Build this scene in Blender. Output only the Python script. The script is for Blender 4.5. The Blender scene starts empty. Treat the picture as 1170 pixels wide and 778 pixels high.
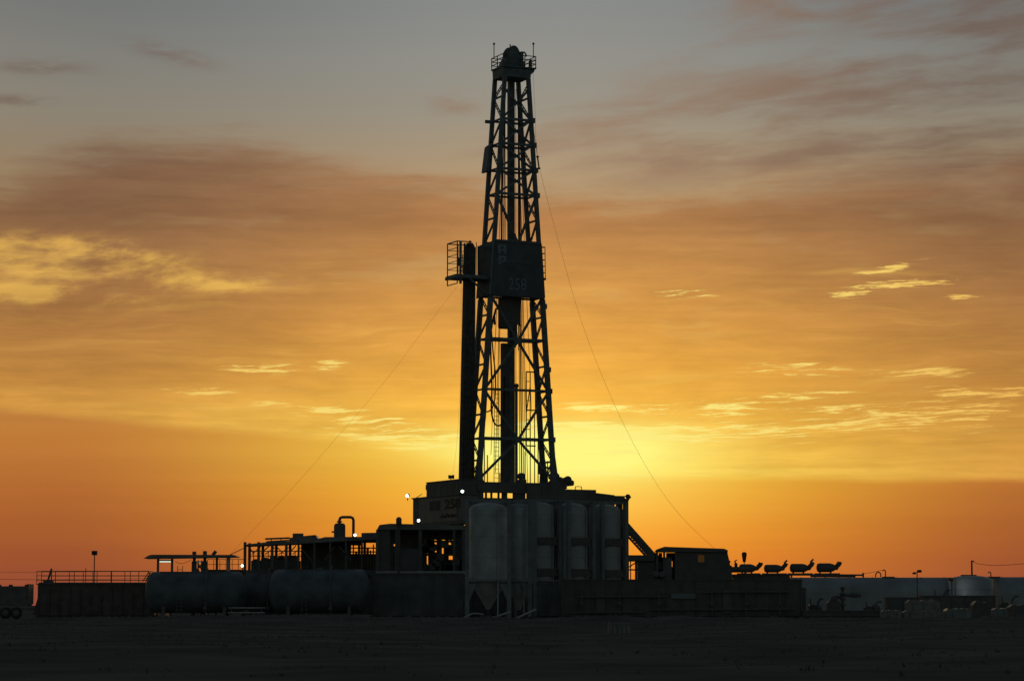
import bpy, math, random
from math import radians as R, sin, cos, pi, sqrt, tan, atan2
from mathutils import Vector, Matrix
random.seed(258)
scene = bpy.context.scene
C = scene.collection

# ------------------------------------------------------------------ camera
F = 3000.0                       # focal length in photo pixels (1170 wide)
CAM_H = 1.2
PITCH = math.atan(302.0 / F)
cd = bpy.data.cameras.new('camera'); cam = bpy.data.objects.new('camera', cd); C.objects.link(cam)
cd.sensor_width = 36.0; cd.lens = 36.0 * F / 1170.0
cd.clip_start = 0.5; cd.clip_end = 30000
cam.location = (0, 0, CAM_H); cam.rotation_euler = (pi / 2 + PITCH, 0, 0)
scene.camera = cam
scene.view_settings.view_transform = 'Standard'; scene.view_settings.look = 'None'
scene.view_settings.exposure = 0.0; scene.view_settings.gamma = 1.0
scene.view_settings.use_curve_mapping = False

# ------------------------------------------------------------------ sky (world)
SUN_AZ, SUN_EL = 60.0 / F, 172.0 / F      # radians, east of the view axis / above the horizon
def lin(c):
    return tuple(((v / 255) / 12.92 if v / 255 <= .04045 else ((v / 255 + .055) / 1.055) ** 2.4) for v in c)

world = bpy.data.worlds.new('World'); scene.world = world; world.use_nodes = True
NT = world.node_tree; NT.nodes.clear()
class S:                                   # a scalar socket with operators
    def __init__(s, k): s.k = k
    def _m(s, op, *a, clamp=False):
        n = NT.nodes.new('ShaderNodeMath'); n.operation = op; n.use_clamp = clamp
        for i, v in enumerate((s,) + a):
            v = v.k if isinstance(v, S) else v
            if isinstance(v, (int, float)): n.inputs[i].default_value = v
            else: NT.links.new(v, n.inputs[i])
        return S(n.outputs[0])
    def __add__(s, o): return s._m('ADD', o)
    __radd__ = __add__
    def __sub__(s, o): return s._m('SUBTRACT', o)
    def __rsub__(s, o): return S(float(o))._m('SUBTRACT', s)
    def __mul__(s, o): return s._m('MULTIPLY', o)
    __rmul__ = __mul__
    def __truediv__(s, o): return s._m('DIVIDE', o)
    def pow(s, o): return s._m('POWER', o)
    def exp(s): return s._m('EXPONENT')
    def abs(s): return s._m('ABSOLUTE')
    def max(s, o): return s._m('MAXIMUM', o)
    def min(s, o): return s._m('MINIMUM', o)
    def clamp(s): return s._m('ADD', 0.0, clamp=True)
def smooth(x, a, b):
    n = NT.nodes.new('ShaderNodeMapRange'); n.interpolation_type = 'SMOOTHSTEP'
    NT.links.new(x.k, n.inputs['Value'])
    n.inputs['From Min'].default_value = a; n.inputs['From Max'].default_value = b
    return S(n.outputs['Result'])
def vec(x, y, z):
    n = NT.nodes.new('ShaderNodeCombineXYZ')
    for i, v in enumerate((x, y, z)):
        if isinstance(v, S): NT.links.new(v.k, n.inputs[i])
        else: n.inputs[i].default_value = v
    return n.outputs[0]
def noise(x, y, seed, detail=4.0, rough=.55, lac=2.0, dist=0.0):
    n = NT.nodes.new('ShaderNodeTexNoise'); n.noise_dimensions = '3D'
    NT.links.new(vec(x, y, seed), n.inputs['Vector'])
    n.inputs['Scale'].default_value = 1.0; n.inputs['Detail'].default_value = detail
    n.inputs['Roughness'].default_value = rough; n.inputs['Lacunarity'].default_value = lac
    n.inputs['Distortion'].default_value = dist
    return S(n.outputs['Fac'] if 'Fac' in n.outputs else n.outputs[0])
def ramp(x, stops, lo, hi, gray=False):
    n = NT.nodes.new('ShaderNodeValToRGB'); r = n.color_ramp; r.interpolation = 'EASE' if False else 'LINEAR'
    NT.links.new(((x - lo) / (hi - lo)).k, n.inputs[0])
    while len(r.elements) < len(stops): r.elements.new(0.5)
    for e, (p, c) in zip(r.elements, stops): e.position = (p - lo) / (hi - lo)
    for e, (p, c) in zip(r.elements, stops):
        e.color = (c, c, c, 1) if gray else lin(c) + (1,)
    if gray:
        sp = NT.nodes.new('ShaderNodeSeparateColor'); NT.links.new(n.outputs[0], sp.inputs[0]); return S(sp.outputs[0])
    return n.outputs[0]
def mix(a, b, f, mode='MIX'):
    n = NT.nodes.new('ShaderNodeMix'); n.data_type = 'RGBA'; n.blend_type = mode; n.clamp_factor = True
    for v, i in ((f, 0), (a, 6), (b, 7)):
        v = v.k if isinstance(v, S) else v
        if isinstance(v, (int, float)): n.inputs[i].default_value = v
        elif isinstance(v, tuple): n.inputs[i].default_value = v + (1,)
        else: NT.links.new(v, n.inputs[i])
    return n.outputs[2]

tc = NT.nodes.new('ShaderNodeTexCoord'); sx = NT.nodes.new('ShaderNodeSeparateXYZ')
NT.links.new(tc.outputs['Generated'], sx.inputs[0])
dx, dy, dz = (S(o) for o in sx.outputs)
elev = dz._m('ARCSINE'); azim = dx._m('ARCTAN2', dy)
X = azim * F + 585.0                      # azimuth and elevation in 1/3000 rad: easy to read next to the photo
Y = 691.0 - elev * F
ca = dx * (cos(SUN_EL) * sin(SUN_AZ)) + dy * (cos(SUN_EL) * cos(SUN_AZ)) + dz * sin(SUN_EL)
gamma = ca.min(0.999999)._m('ARCCOSINE')  # angle from the sun

# slow domain warp shared by all the cloud layers
wx = noise(X / 260, Y / 120, 3.1, 3) - .5
wy = noise(X / 230, Y / 90, 7.7, 3) - .5
Xw = X + wx * 90.0
Yw = Y + wy * 40.0

_tv = {}
def tvec(t):
    if t not in _tv: _tv[t] = vec(X, Y if t == 0 else Y + X * t, 0.0)
    return _tv[t]
def bank(x, y, rx, ry, tilt=0.0, g=1.0):
    n = NT.nodes.new('ShaderNodeVectorMath'); n.operation = 'MULTIPLY_ADD'
    NT.links.new(tvec(tilt), n.inputs[0])
    n.inputs[1].default_value = (1 / rx, 1 / ry, 0); n.inputs[2].default_value = (-x / rx, -(y + x * tilt) / ry, 0)
    d = NT.nodes.new('ShaderNodeVectorMath'); d.operation = 'DOT_PRODUCT'
    NT.links.new(n.outputs[0], d.inputs[0]); NT.links.new(n.outputs[0], d.inputs[1])
    e = S(0.36788)._m('POWER', S(d.outputs['Value']))
    return e if g == 1.0 else e * g
ds = (X - 640.0) / 400.0
near = 1.0 - smooth((ds * ds)._m('SQRT'), 0.0, 1.45)
SKYN = [(-60, (131, 135, 137)), (0, (137, 139, 137)), (70, (147, 145, 138)), (130, (156, 148, 132)), (200, (178, 152, 118)),
        (280, (198, 160, 105)), (400, (236, 178, 85)), (520, (255, 205, 70)), (560, (255, 186, 52)), (600, (253, 166, 44)), (640, (246, 146, 41)), (700, (222, 120, 46))]
SKYF = [(-60, (98, 104, 108)), (0, (112, 116, 116)), (70, (127, 126, 120)), (130, (138, 131, 117)), (200, (150, 128, 100)),
        (280, (158, 124, 84)), (400, (182, 130, 74)), (500, (193, 124, 56)), (560, (180, 106, 49)), (600, (170, 95, 46)), (640, (158, 83, 47)), (700, (140, 70, 56))]
DKN = [(120, (168, 136, 108)), (200, (176, 130, 88)), (250, (180, 127, 77)), (320, (208, 147, 75)), (380, (228, 162, 72)), (440, (246, 179, 70)), (490, (253, 190, 70)), (560, (255, 199, 64))]
DKF = [(120, (120, 98, 82)), (200, (132, 99, 75)), (250, (138, 100, 70)), (320, (156, 110, 68)), (380, (172, 119, 64)), (440, (186, 129, 62)), (500, (204, 146, 64)), (560, (212, 152, 62))]
clear = mix(ramp(Y, SKYF, -60, 700), ramp(Y, SKYN, -60, 700), near)
deck = mix(ramp(Y, DKF, 120, 560), ramp(Y, DKN, 120, 560), near)
# --- the big orange deck: irregular upper edge, crisp lower edge that slopes down to the right
top = ramp(X, [(-800, .55), (0, .56), (60, .49), (120, .44), (210, .425), (320, .44), (430, .485), (600, .55), (760, .56), (900, .53), (1060, .50), (1170, .46), (2000, .45)], -800, 2000, True) * 400.0
n1 = noise(Xw / 190, Yw / 42, 1.3, 6, .6)
n2 = noise(Xw / 420, Yw / 120, 5.5, 4)
nf = noise(Xw / 120, (Y + wy * 14.0) / 11, 14.6, 5, .6)
up = smooth(Y - top + (n1 - .5) * 100.0 + (n2 - .5) * 40.0 + (nf - .5) * 46.0, -26.0, 30.0)
bot = ramp(X, [(-900, .40), (0, .475), (300, .5), (480, .522), (600, .54), (700, .548), (1170, .555), (2000, .56)], -900, 2000, True) * 1000.0
bedge = bot - Y + (noise(X / 150, Y / 30, 9.2, 4) - .5) * 12.0
low = smooth(bedge, -4.0, 9.0)
dk = up * low
# thin spots where the paler sky shows through
gap = smooth(noise(Xw / 240, Yw / 46, 12.4, 5, .55), .56, .74) * (1.0 - smooth(Y, 380.0, 470.0))
dk = dk * (1.0 - gap * .55)
col = mix(clear, deck, dk)
# light and shade inside the deck
tex = noise(Xw / 170, Yw / 34, 21.0, 6, .6) - .5
tex2 = noise(Xw / 60, Yw / 15, 33.0, 5, .6) - .5
tex3 = noise((Xw + Y * .6) / 230, (Y + wy * 16.0) / 9, 44.0, 4, .6) - .5
shade = 1.0 + dk * (tex * .52 + tex2 * .20 + tex3 * .26 - bank(170, 225, 260, 42) * .10 - bank(1080, 250, 200, 60) * .06) + (1.0 - low) * ((noise(X / 420 + wy * .6, Y / 16, 91.0, 4, .55) - .5) * .13)
# --- brown thin cloud, upper right and a few wisps upper left
br = noise(Xw / 230 , (Yw + X * .10) / 44, 41.0, 6, .58)
brown_m = bank(1060, 60, 260, 130) + bank(980, 0, 140, 24) + bank(870, 160, 260, 60, 0, .8) + bank(700, 165, 200, 50, 0, .5)
brown = smooth(br + brown_m.min(1.0) * .24, .56, .86) * brown_m.min(1.0)
brown = brown + (bank(40, 89, 48, 8) + bank(192, 70, 46, 9, -.22) + bank(14, 127, 40, 6) + bank(520, 122, 26, 12)) * smooth(tex2 + .5, .3, .62) * .8
BRN = mix(lin((106, 83, 71)) , lin((152, 120, 96)), near)
col = mix(col, BRN, (brown * .78).min(.9))
# --- soft gold patches on the left
gold_m = bank(40, 300, 110, 24) + bank(130, 308, 120, 24, -.08) + bank(235, 326, 90, 11, -.12, .6) + bank(330, 315, 70, 12, .1, .4) + bank(60, 346, 120, 14, -.04, 1.0) + bank(160, 376, 160, 9, -.05, .45) + bank(30, 426, 80, 9, -.08, .6) + bank(1040, 430, 70, 30, 0, .5) + bank(850, 440, 60, 16, 0, .3)
gn = noise((Xw + Y * .7) / 84, (Yw + wx * 26.0) / 27, 57.5, 7, .62)
gl = noise((Xw + Y) / 210, Yw / 17, 83.0, 6, .6)
gall = smooth(gl, .50, .80) * dk * smooth(Y, 262.0, 330.0) * .42
gold = smooth(gn + gold_m.min(1.0) * .20, .50, .84) * smooth(gold_m, .02, .9)
col = mix(col, mix(lin((219, 170, 84)), lin((250, 198, 92)), near), (gold * .95 + gall).min(.9))
# --- glowing rim above the lower edge of the deck
rim = ((bedge - 10.0).abs() / -26.0).exp() * low
col = mix(col, mix(lin((222, 160, 72)), lin((255, 222, 92)), near), (rim * (.62 + tex * 1.1 + tex3 * 1.0)).max(0.0))
# --- sun glow through the haze
g1 = bank(652, 520, 112, 30) * .95 + bank(590, 512, 110, 18) * .45 + bank(665, 560, 150, 48) * .24 + bank(720, 508, 120, 26) * .30
sc = NT.nodes.new('ShaderNodeVectorMath'); sc.operation = 'SCALE'
NT.links.new(col, sc.inputs[0]); NT.links.new(shade.k, sc.inputs['Scale'])
col = mix(sc.outputs[0], lin((255, 249, 132)), g1.min(.94))
# --- small bright fish-bone streaks, lit from below
stm = bank(1022, 311, 48, 5, .16) + bank(1035, 329, 78, 6, .05) + bank(975, 340, 34, 5, .12) + bank(1100, 347, 34, 5) + bank(300, 424, 52, 7) + bank(380, 417, 22, 6, .12) + bank(225, 450, 45, 6) + bank(370, 470, 50, 6) + bank(475, 495, 60, 7) + bank(500, 511, 60, 6) \
    + bank(905, 424, 60, 9) + bank(1100, 470, 85, 28, 0, .55) + bank(910, 455, 75, 6, .06) + bank(690, 466, 60, 6) + bank(810, 470, 60, 10) \
    + bank(720, 497, 130, 12) + bank(900, 494, 170, 9, .02, .65) + bank(700, 518, 50, 5) + bank(690, 540, 70, 6) + bank(1010, 480, 90, 8, .03, .8) + bank(790, 337, 45, 5, 0, .8) + bank(420, 480, 60, 6) + bank(450, 503, 90, 5, 0, .8) + bank(400, 493, 70, 5, 0, .6) + bank(1130, 452, 60, 5) + bank(1050, 430, 60, 6) + bank(960, 470, 60, 5) + bank(640, 486, 70, 5) + bank(310, 463, 26, 4)
st = noise((X + wx * 30.0) / 58, (Y + X * .03 + wy * 22.0) / 4.6, 61.0, 6, .66, 2.1)
streak = smooth(st + stm.min(1.0) * .15, .60, .70) * smooth(stm, .12, .7)
fil = noise((X + wx * 40.0) / 95, (Y + X * .035 + wy * 16.0) / 2.9, 71.0, 5, .64) + (bank(730, 497, 150, 10) + bank(930, 492, 160, 8, .02, .5) + bank(690, 541, 90, 7, 0, .7) + bank(500, 513, 70, 5) + bank(1090, 470, 90, 26, 0, .35)).min(1.0) * .17
fil = smooth(fil, .60, .74) * (bank(740, 497, 260, 16) + bank(940, 492, 220, 14) + bank(690, 541, 130, 10) + bank(500, 513, 90, 7) + bank(1090, 470, 120, 36)).min(1.0)
col = mix(col, mix(lin((240, 188, 92)), lin((255, 240, 132)), near), (streak * .95 + fil * .85).min(.95))
# --- away from the sunset the sky goes over into the plain dusk sky
nish = NT.nodes.new('ShaderNodeTexSky'); nish.sky_type = 'NISHITA'; nish.sun_disc = False
nish.sun_elevation = SUN_EL; nish.sun_rotation = SUN_AZ; nish.dust_density = 2.0
ns = NT.nodes.new('ShaderNodeVectorMath'); ns.operation = 'SCALE'
NT.links.new(nish.outputs[0], ns.inputs[0]); ns.inputs['Scale'].default_value = 0.07
away = ((gamma - .20).max(0.0) / .42).pow(2.0)
col = mix(ns.outputs[0], col, (away * -1.0).exp())
bg = NT.nodes.new('ShaderNodeBackground'); out = NT.nodes.new('ShaderNodeOutputWorld')
NT.links.new(col, bg.inputs[0]); bg.inputs[1].default_value = 1.0
NT.links.new(bg.outputs[0], out.inputs[0])
world.cycles.sampling_method = 'MANUAL'; world.cycles.sample_map_resolution = 1024

# the sun itself is behind the cloud deck: a weak, wide, orange source
sd = bpy.data.lights.new('sun', 'SUN'); sun = bpy.data.objects.new('sun', sd); C.objects.link(sun)
sd.energy = 0.5; sd.angle = R(10); sd.color = (1.0, .62, .28)
sun.rotation_euler = (pi / 2 - SUN_EL, 0, pi - SUN_AZ)

# ------------------------------------------------------------------ helpers
CP, SP = cos(PITCH), sin(PITCH)
def pt(px, py, Yd):
    """world point seen at photo pixel (px, py) at distance Yd from the camera"""
    d = Vector((px - 585.0, CP * F - SP * (389.0 - py), SP * F + CP * (389.0 - py)))
    return d * (Yd / d.y) + Vector((0, 0, CAM_H))
def zz(py, Yd): return pt(585, py, Yd).z
def xx(px, Yd): return (px - 585.0) * Yd / F

def mat(name, col, rough=.6, metal=0.0, var=.25, scale=1.5, bump=0.0, emit=None, strength=0.0, dirt=None):
    m = bpy.data.materials.new(name); m.use_nodes = True
    nt = m.node_tree; b = nt.nodes['Principled BSDF']
    b.inputs['Roughness'].default_value = rough; b.inputs['Metallic'].default_value = metal
    b.inputs['Specular IOR Level'].default_value = .25
    tcn = nt.nodes.new('ShaderNodeTexCoord'); nz = nt.nodes.new('ShaderNodeTexNoise')
    nz.inputs['Scale'].default_value = scale; nz.inputs['Detail'].default_value = 6
    nt.links.new(tcn.outputs['Object'], nz.inputs['Vector'])
    rp = nt.nodes.new('ShaderNodeValToRGB'); rp.color_ramp.elements[0].position = .3; rp.color_ramp.elements[1].position = .72
    d = dirt or tuple(c * (1 - var) for c in col)
    rp.color_ramp.elements[0].color = d + (1,); rp.color_ramp.elements[1].color = tuple(min(1, c * (1 + var * .4)) for c in col) + (1,)
    nt.links.new(nz.outputs[0], rp.inputs[0]); nt.links.new(rp.outputs[0], b.inputs['Base Color'])
    if bump:
        bp = nt.nodes.new('ShaderNodeBump'); bp.inputs['Strength'].default_value = bump
        nt.links.new(nz.outputs[0], bp.inputs['Height']); nt.links.new(bp.outputs[0], b.inputs['Normal'])
    if emit:
        b.inputs['Emission Color'].default_value = emit + (1,); b.inputs['Emission Strength'].default_value = strength
    return m
M = dict(
    mast=mat('mast_paint', (.17, .21, .235), .55, 0, .4, 2.0, dirt=(.11, .12, .12)),
    dark=mat('dark_steel', (.155, .155, .15), .7, 0, .3, 2.0),
    black=mat('black_steel', (.14, .138, .13), .7),
    wall=mat('windwall_paint', (.12, .14, .155), .65, 0, .3, .8),
    logo=mat('logo_paint', (.24, .31, .34), .6, 0, .15),
    faint=mat('faint_lettering', (.21, .26, .28), .6, 0, .1),
    dog=mat('doghouse_paint', (.22, .22, .21), .6, 0, .25, .7),
    letter=mat('dark_lettering', (.04, .04, .04), .6),
    pane=mat('dark_glass', (.05, .05, .04), .6, 0, .1),
    clad=mat('grey_cladding', (.15, .155, .15), .65, 0, .3, .6),
    silo=mat('silo_white', (.44, .49, .50), .5, 0, .3, .7, dirt=(.28, .30, .30)),
    silo2=mat('silo_grey', (.38, .41, .41), .55, 0, .25, .7, dirt=(.27, .29, .29)),
    frame=mat('silo_frame', (.22, .245, .25), .6, 0, .3, 1.0),
    rust=mat('rust_red_paint', (.155, .128, .118), .8, 0, .4, 1.3),
    tank=mat('tank_blue_grey', (.135, .165, .18), .6, 0, .4, .8),
    tank2=mat('tank_dark', (.145, .15, .15), .7, 0, .35, .8),
    roof=mat('roof_sheet', (.22, .22, .21), .6, 0, .35, .8),
    pale=mat('pale_steel', (.38, .40, .40), .6, 0, .3, .9),
    tent=mat('pale_tarpaulin', (.34, .37, .38), .8, 0, .3, .35, dirt=(.21, .22, .22)),
    bag=mat('pale_sacking', (.25, .255, .25), .85, 0, .35, 2.5),
    metal=mat('galvanised_sheet', (.36, .38, .39), .5, .15, .25, .6),
    pipe=mat('pipe_steel', (.12, .115, .105), .6, .1, .4, 3),
    hose=mat('rubber_hose', (.06, .05, .045), .8),
    wire=mat('wire_rope', (.09, .07, .06), .6, .3),
    cloth=mat('windsock_cloth', (.16, .07, .04), .9),
    wood=mat('weathered_wood', (.12, .09, .07), .85, 0, .3, 4),
    yellow=mat('safety_yellow', (.30, .24, .06), .6),
    lamp=mat('lit_lamp_glass', (.8, .85, .85), .3, emit=(.92, 1.0, .97), strength=4.0),
    lampg=mat('lit_lamp_greenish', (.7, .85, .75), .3, emit=(.80, 1.0, .82), strength=3.0),
    tubel=mat('lit_fluorescent', (.8, .85, .8), .3, emit=(.80, 1.0, .80), strength=1.0),
    tubed=mat('dim_fluorescent', (.8, .85, .8), .3, emit=(.75, 1.0, .80), strength=.22),
    glow=mat('lit_window', (.5, .2, .05), .4, emit=(1.0, .42, .10), strength=.022),
)

class MB:
    def __init__(s): s.v = []; s.f = []; s.sm = []
    def add(s, vs, fs, smooth=False):
        o = len(s.v); s.v += [tuple(v) for v in vs]
        for f in fs: s.f.append(tuple(i + o for i in f)); s.sm.append(smooth)
        return s
    def box(s, x0, x1, y0, y1, z0, z1):
        return s.add([(x0, y0, z0), (x1, y0, z0), (x1, y1, z0), (x0, y1, z0), (x0, y0, z1), (x1, y0, z1), (x1, y1, z1), (x0, y1, z1)],
                     [(0, 3, 2, 1), (4, 5, 6, 7), (0, 1, 5, 4), (1, 2, 6, 5), (2, 3, 7, 6), (3, 0, 4, 7)])
    def rbox(s, x0, x1, y0, y1, z0, z1, b):            # box with chamfered vertical-plane edges all round (octagon in xz)
        pr = [(x0 + b, z0), (x1 - b, z0), (x1, z0 + b), (x1, z1 - b), (x1 - b, z1), (x0 + b, z1), (x0, z1 - b), (x0, z0 + b)]
        return s.prism_y(pr, y0, y1)
    def prism_y(s, pr, y0, y1):                        # (x, z) outline pushed along y
        n = len(pr)
        vs = [(x, y0, z) for x, z in pr] + [(x, y1, z) for x, z in pr]
        return s.add(vs, [tuple(range(n)), tuple(range(2 * n - 1, n - 1, -1))] + [(i, i + n, (i + 1) % n + n, (i + 1) % n) for i in range(n)])
    def prism_x(s, pr, x0, x1):                        # (y, z) outline pushed along x
        n = len(pr)
        vs = [(x0, y, z) for y, z in pr] + [(x1, y, z) for y, z in pr]
        return s.add(vs, [tuple(range(n - 1, -1, -1)), tuple(range(n, 2 * n))] + [((i + 1) % n, (i + 1) % n + n, i + n, i) for i in range(n)])
    def bar(s, p, q, w, d=None, ref=(0, 1, 0)):
        p, q = Vector(p), Vector(q); d = d or w
        t = (q - p).normalized(); r = Vector(ref)
        if abs(t.dot(r)) > .98: r = Vector((1, 0, 0))
        a = t.cross(r).normalized() * (w / 2); b = t.cross(a).normalized() * (d / 2)
        c = [-a - b, a - b, a + b, -a + b]
        return s.add([p + k for k in c] + [q + k for k in c], [(0, 1, 2, 3), (7, 6, 5, 4), (0, 4, 5, 1), (1, 5, 6, 2), (2, 6, 7, 3), (3, 7, 4, 0)])
    def tube(s, pts, r, n=8, r1=None, caps=True):
        pts = [Vector(p) for p in pts]; k = len(pts); rings = []
        prev = None
        for i, p in enumerate(pts):
            t = (pts[min(i + 1, k - 1)] - pts[max(i - 1, 0)]).normalized()
            if prev is None:
                a = t.cross(Vector((0, 0, 1)) if abs(t.z) < .9 else Vector((1, 0, 0))).normalized()
            else:
                a = (prev - t * prev.dot(t)).normalized()
            prev = a; b = t.cross(a); rr = r if r1 is None else r + (r1 - r) * i / (k - 1)
            rings += [p + (a * cos(2 * pi * j / n) + b * sin(2 * pi * j / n)) * rr for j in range(n)]
        fs = [(i * n + j, i * n + (j + 1) % n, (i + 1) * n + (j + 1) % n, (i + 1) * n + j) for i in range(k - 1) for j in range(n)]
        s.add(rings, fs, True)
        if caps:
            s.add(rings[:n], [tuple(range(n - 1, -1, -1))]); s.add(rings[-n:], [tuple(range(n))])
        return s
    def lathe(s, prof, c=(0, 0, 0), n=28, axis='z'):
        vs = []
        for r, h in prof:
            for j in range(n):
                u, w = r * cos(2 * pi * j / n), r * sin(2 * pi * j / n)
                vs.append((c[0] + u, c[1] + w, c[2] + h) if axis == 'z' else ((c[0] + h, c[1] + u, c[2] + w) if axis == 'x' else (c[0] + w, c[1] + h, c[2] + u)))
        k = len(prof)
        s.add(vs, [(i * n + j, i * n + (j + 1) % n, (i + 1) * n + (j + 1) % n, (i + 1) * n + j) for i in range(k - 1) for j in range(n)], True)
        s.add(vs[:n], [tuple(range(n - 1, -1, -1))]); s.add(vs[-n:], [tuple(range(n))])
        return s
    def build(s, name, m, parent=None, loc=None):
        me = bpy.data.meshes.new(name); me.from_pydata(s.v, [], s.f)
        me.polygons.foreach_set('use_smooth', s.sm); me.update()
        me.materials.append(M[m] if isinstance(m, str) else m)
        o = bpy.data.objects.new(name, me); C.objects.link(o)
        if parent: o.parent = parent
        if loc: o.location = loc
        return o
def tag(o, label, cat, group=None):
    o['label'] = label; o['category'] = cat
    if group: o['group'] = group
    return o
def thing(name, label, cat, loc=(0, 0, 0), rotz=0.0, group=None):
    o = bpy.data.objects.new(name, None); C.objects.link(o); o.empty_display_size = .3
    o.location = loc; o.rotation_euler = (0, 0, rotz)
    return tag(o, label, cat, group)
def copy_thing(root, loc, rotz, label):
    r = root.copy(); C.objects.link(r); r.location = loc; r.rotation_euler = (0, 0, rotz); r['label'] = label
    for ch in list(root.children):
        c = ch.copy(); C.objects.link(c); c.parent = r
        for g in list(ch.children):
            d = g.copy(); C.objects.link(d); d.parent = c
    return r
def lettering(name, body, size, m, parent, loc, rot, sx=1.0, shear=0.0, align='LEFT', bold=0.0):
    cu = bpy.data.curves.new(name, 'FONT'); cu.body = body; cu.size = size; cu.extrude = .01; cu.shear = shear; cu.align_x = align
    cu.resolution_u = 3; cu.offset = bold
    t = bpy.data.objects.new(name, cu); C.objects.link(t)
    bpy.context.view_layer.update()
    me = bpy.data.meshes.new_from_object(t.evaluated_get(bpy.context.evaluated_depsgraph_get()))
    bpy.data.objects.remove(t); me.materials.clear(); me.materials.append(M[m])
    o = bpy.data.objects.new(name, me); C.objects.link(o); o.parent = parent
    o.location = loc; o.rotation_euler = rot; o.scale = (sx, 1, 1)
    return o
def railing(parent, pts, h, rails=3, step=2.0, r=.03, m='dark', name='railing', toe=False):
    """post-and-rail guard along a polyline: each post and each rail its own part"""
    for a, b in zip(pts[:-1], pts[1:]):
        a, b = Vector(a), Vector(b); n = max(1, round((b - a).length / step))
        for i in range(n + 1):
            if i == 0 and a != Vector(pts[0]): continue
            p = a.lerp(b, i / n); MB().tube([p, p + Vector((0, 0, h))], r, 6).build(name + '_post', m, parent)
        for k in range(rails):
            z = Vector((0, 0, h * (k + 1) / rails))
            MB().tube([a + z, b + z], r * .9, 6).build(name + '_rail', m, parent)
def floodlight(label, p, aim, lit=None, size=.42, post=0.0, name='floodlight', group='floodlights round the rig', rz=0.0, bracket=None):
    """lamp head on a short bracket; its lens faces `aim` (azimuth, tilt)"""
    t = thing(name, label, 'floodlight', p, 0, group)
    a, tl = aim
    d = Vector((sin(a) * cos(tl), -cos(a) * cos(tl), sin(tl)))
    c = Vector((0, 0, post + size * .8)); s = size
    nn = 10 if lit else 4
    hs = MB().tube([c - d * s * .5, c - d * s * .1, c + d * s * .28], s * .42, nn, s * .62).build('housing', 'dark', t)
    MB().tube([c + d * s * .29, c + d * s * .33], s * .5, nn).build('lens', lit or 'pane', hs)
    MB().tube([(0, 0, 0), (0, 0, post + s * .5)], .05, 6).build('post', 'dark', t)
    MB().bar((-.2 * s, 0, post + s * .45), (.2 * s, 0, post + s * .45), .06).build('bracket', 'dark', t)
    return t

# ------------------------------------------------------------------ ground
from mathutils import noise as mnoise
def gz(x, y):
    """ground height: flat well pad, uneven scrub and a low spoil bank in front of it"""
    n = mnoise.fractal(Vector((x * .05, y * .05, 1.7)), 1.0, 2.0, 4) * .16 + mnoise.fractal(Vector((x * .3, y * .3, 4.2)), 1.0, 2.0, 3) * .05
    near = max(0.0, min(1.0, (196 - y) / 14.0))
    b = math.exp(-((y - 199 - 3 * mnoise.noise(Vector((x * .06, 0, 9)))) / 4.0) ** 2)
    berm = b * (.30 + .30 * mnoise.noise(Vector((x * .07, 3.3, 0))) + .16 * mnoise.noise(Vector((x * .35, 8.3, 0))))
    b2 = math.exp(-((y - 168 - 4 * mnoise.noise(Vector((x * .05, 2, 9)))) / 3.0) ** 2) * .16
    far = 0.0 if y < 420 else (mnoise.noise(Vector((x * .004, y * .002, 0))) * .35 - .35)
    return n * near + max(0, berm) + b2 + far - (.05 if y > 206 else 0.0)
ys = []; y = 24.0
while y < 9000:
    ys.append(y); y += 1.1 if 150 < y < 215 else max(.8, y * .02)
    if 215 < y < 420: y += 4
vs, fs = [], []
NX = 150
for y in ys:
    hw = 12 + y * .42 if y < 1200 else 510 + (y - 1200) * 1.4
    for i in range(NX + 1):
        x = -hw + 2 * hw * i / NX
        vs.append((x, y, gz(x, y)))
for j in range(len(ys) - 1):
    for i in range(NX):
        a = j * (NX + 1) + i; fs.append((a, a + 1, a + NX + 2, a + NX + 1))
g = MB().add(vs, fs, True).build('ground', mat('dry_earth', (.155, .148, .132), 1.0, 0, .4, .22, .35), None)
g['kind'] = 'structure'
bsdf = g.data.materials[0].node_tree.nodes['Principled BSDF']; bsdf.inputs['Specular IOR Level'].default_value = 0.0
# the land behind and beside the camera
m2 = MB()
m2.add([(-9000, -3000, -.6), (9000, -3000, -.6), (9000, 9000, -.6), (-9000, 9000, -.6)], [(0, 1, 2, 3)])
g2 = m2.build('plain', g.data.materials[0]); g2['kind'] = 'structure'
# dry tufts on the scrub
tb = MB()
for k in range(4200):
    y = 44 + 156 * random.random() ** .7; x = random.uniform(-.205, .205) * y
    if mnoise.noise(Vector((x * .08, y * .08, 0))) + random.uniform(-.3, .3) < -.02: continue
    z = gz(x, y) - .02; h = random.uniform(.05, .17)
    for b in range(4):
        a = random.uniform(0, 2 * pi); l = random.uniform(.3, .9) * h; w = random.uniform(.012, .03)
        px_, py_ = x + random.uniform(-.08, .08), y + random.uniform(-.08, .08)
        tb.add([(px_ - w * sin(a), py_ + w * cos(a), z), (px_ + w * sin(a), py_ - w * cos(a), z), (px_ + l * cos(a), py_ + l * sin(a), z + h * random.uniform(.6, 1.1))], [(0, 1, 2)])
t = tb.build('dry_grass', mat('dry_grass', (.15, .146, .118), .95, 0, .3, .4)); t['kind'] = 'stuff'
t['label'] = 'sparse dry grass tufts on the dark foreground scrub'
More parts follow.
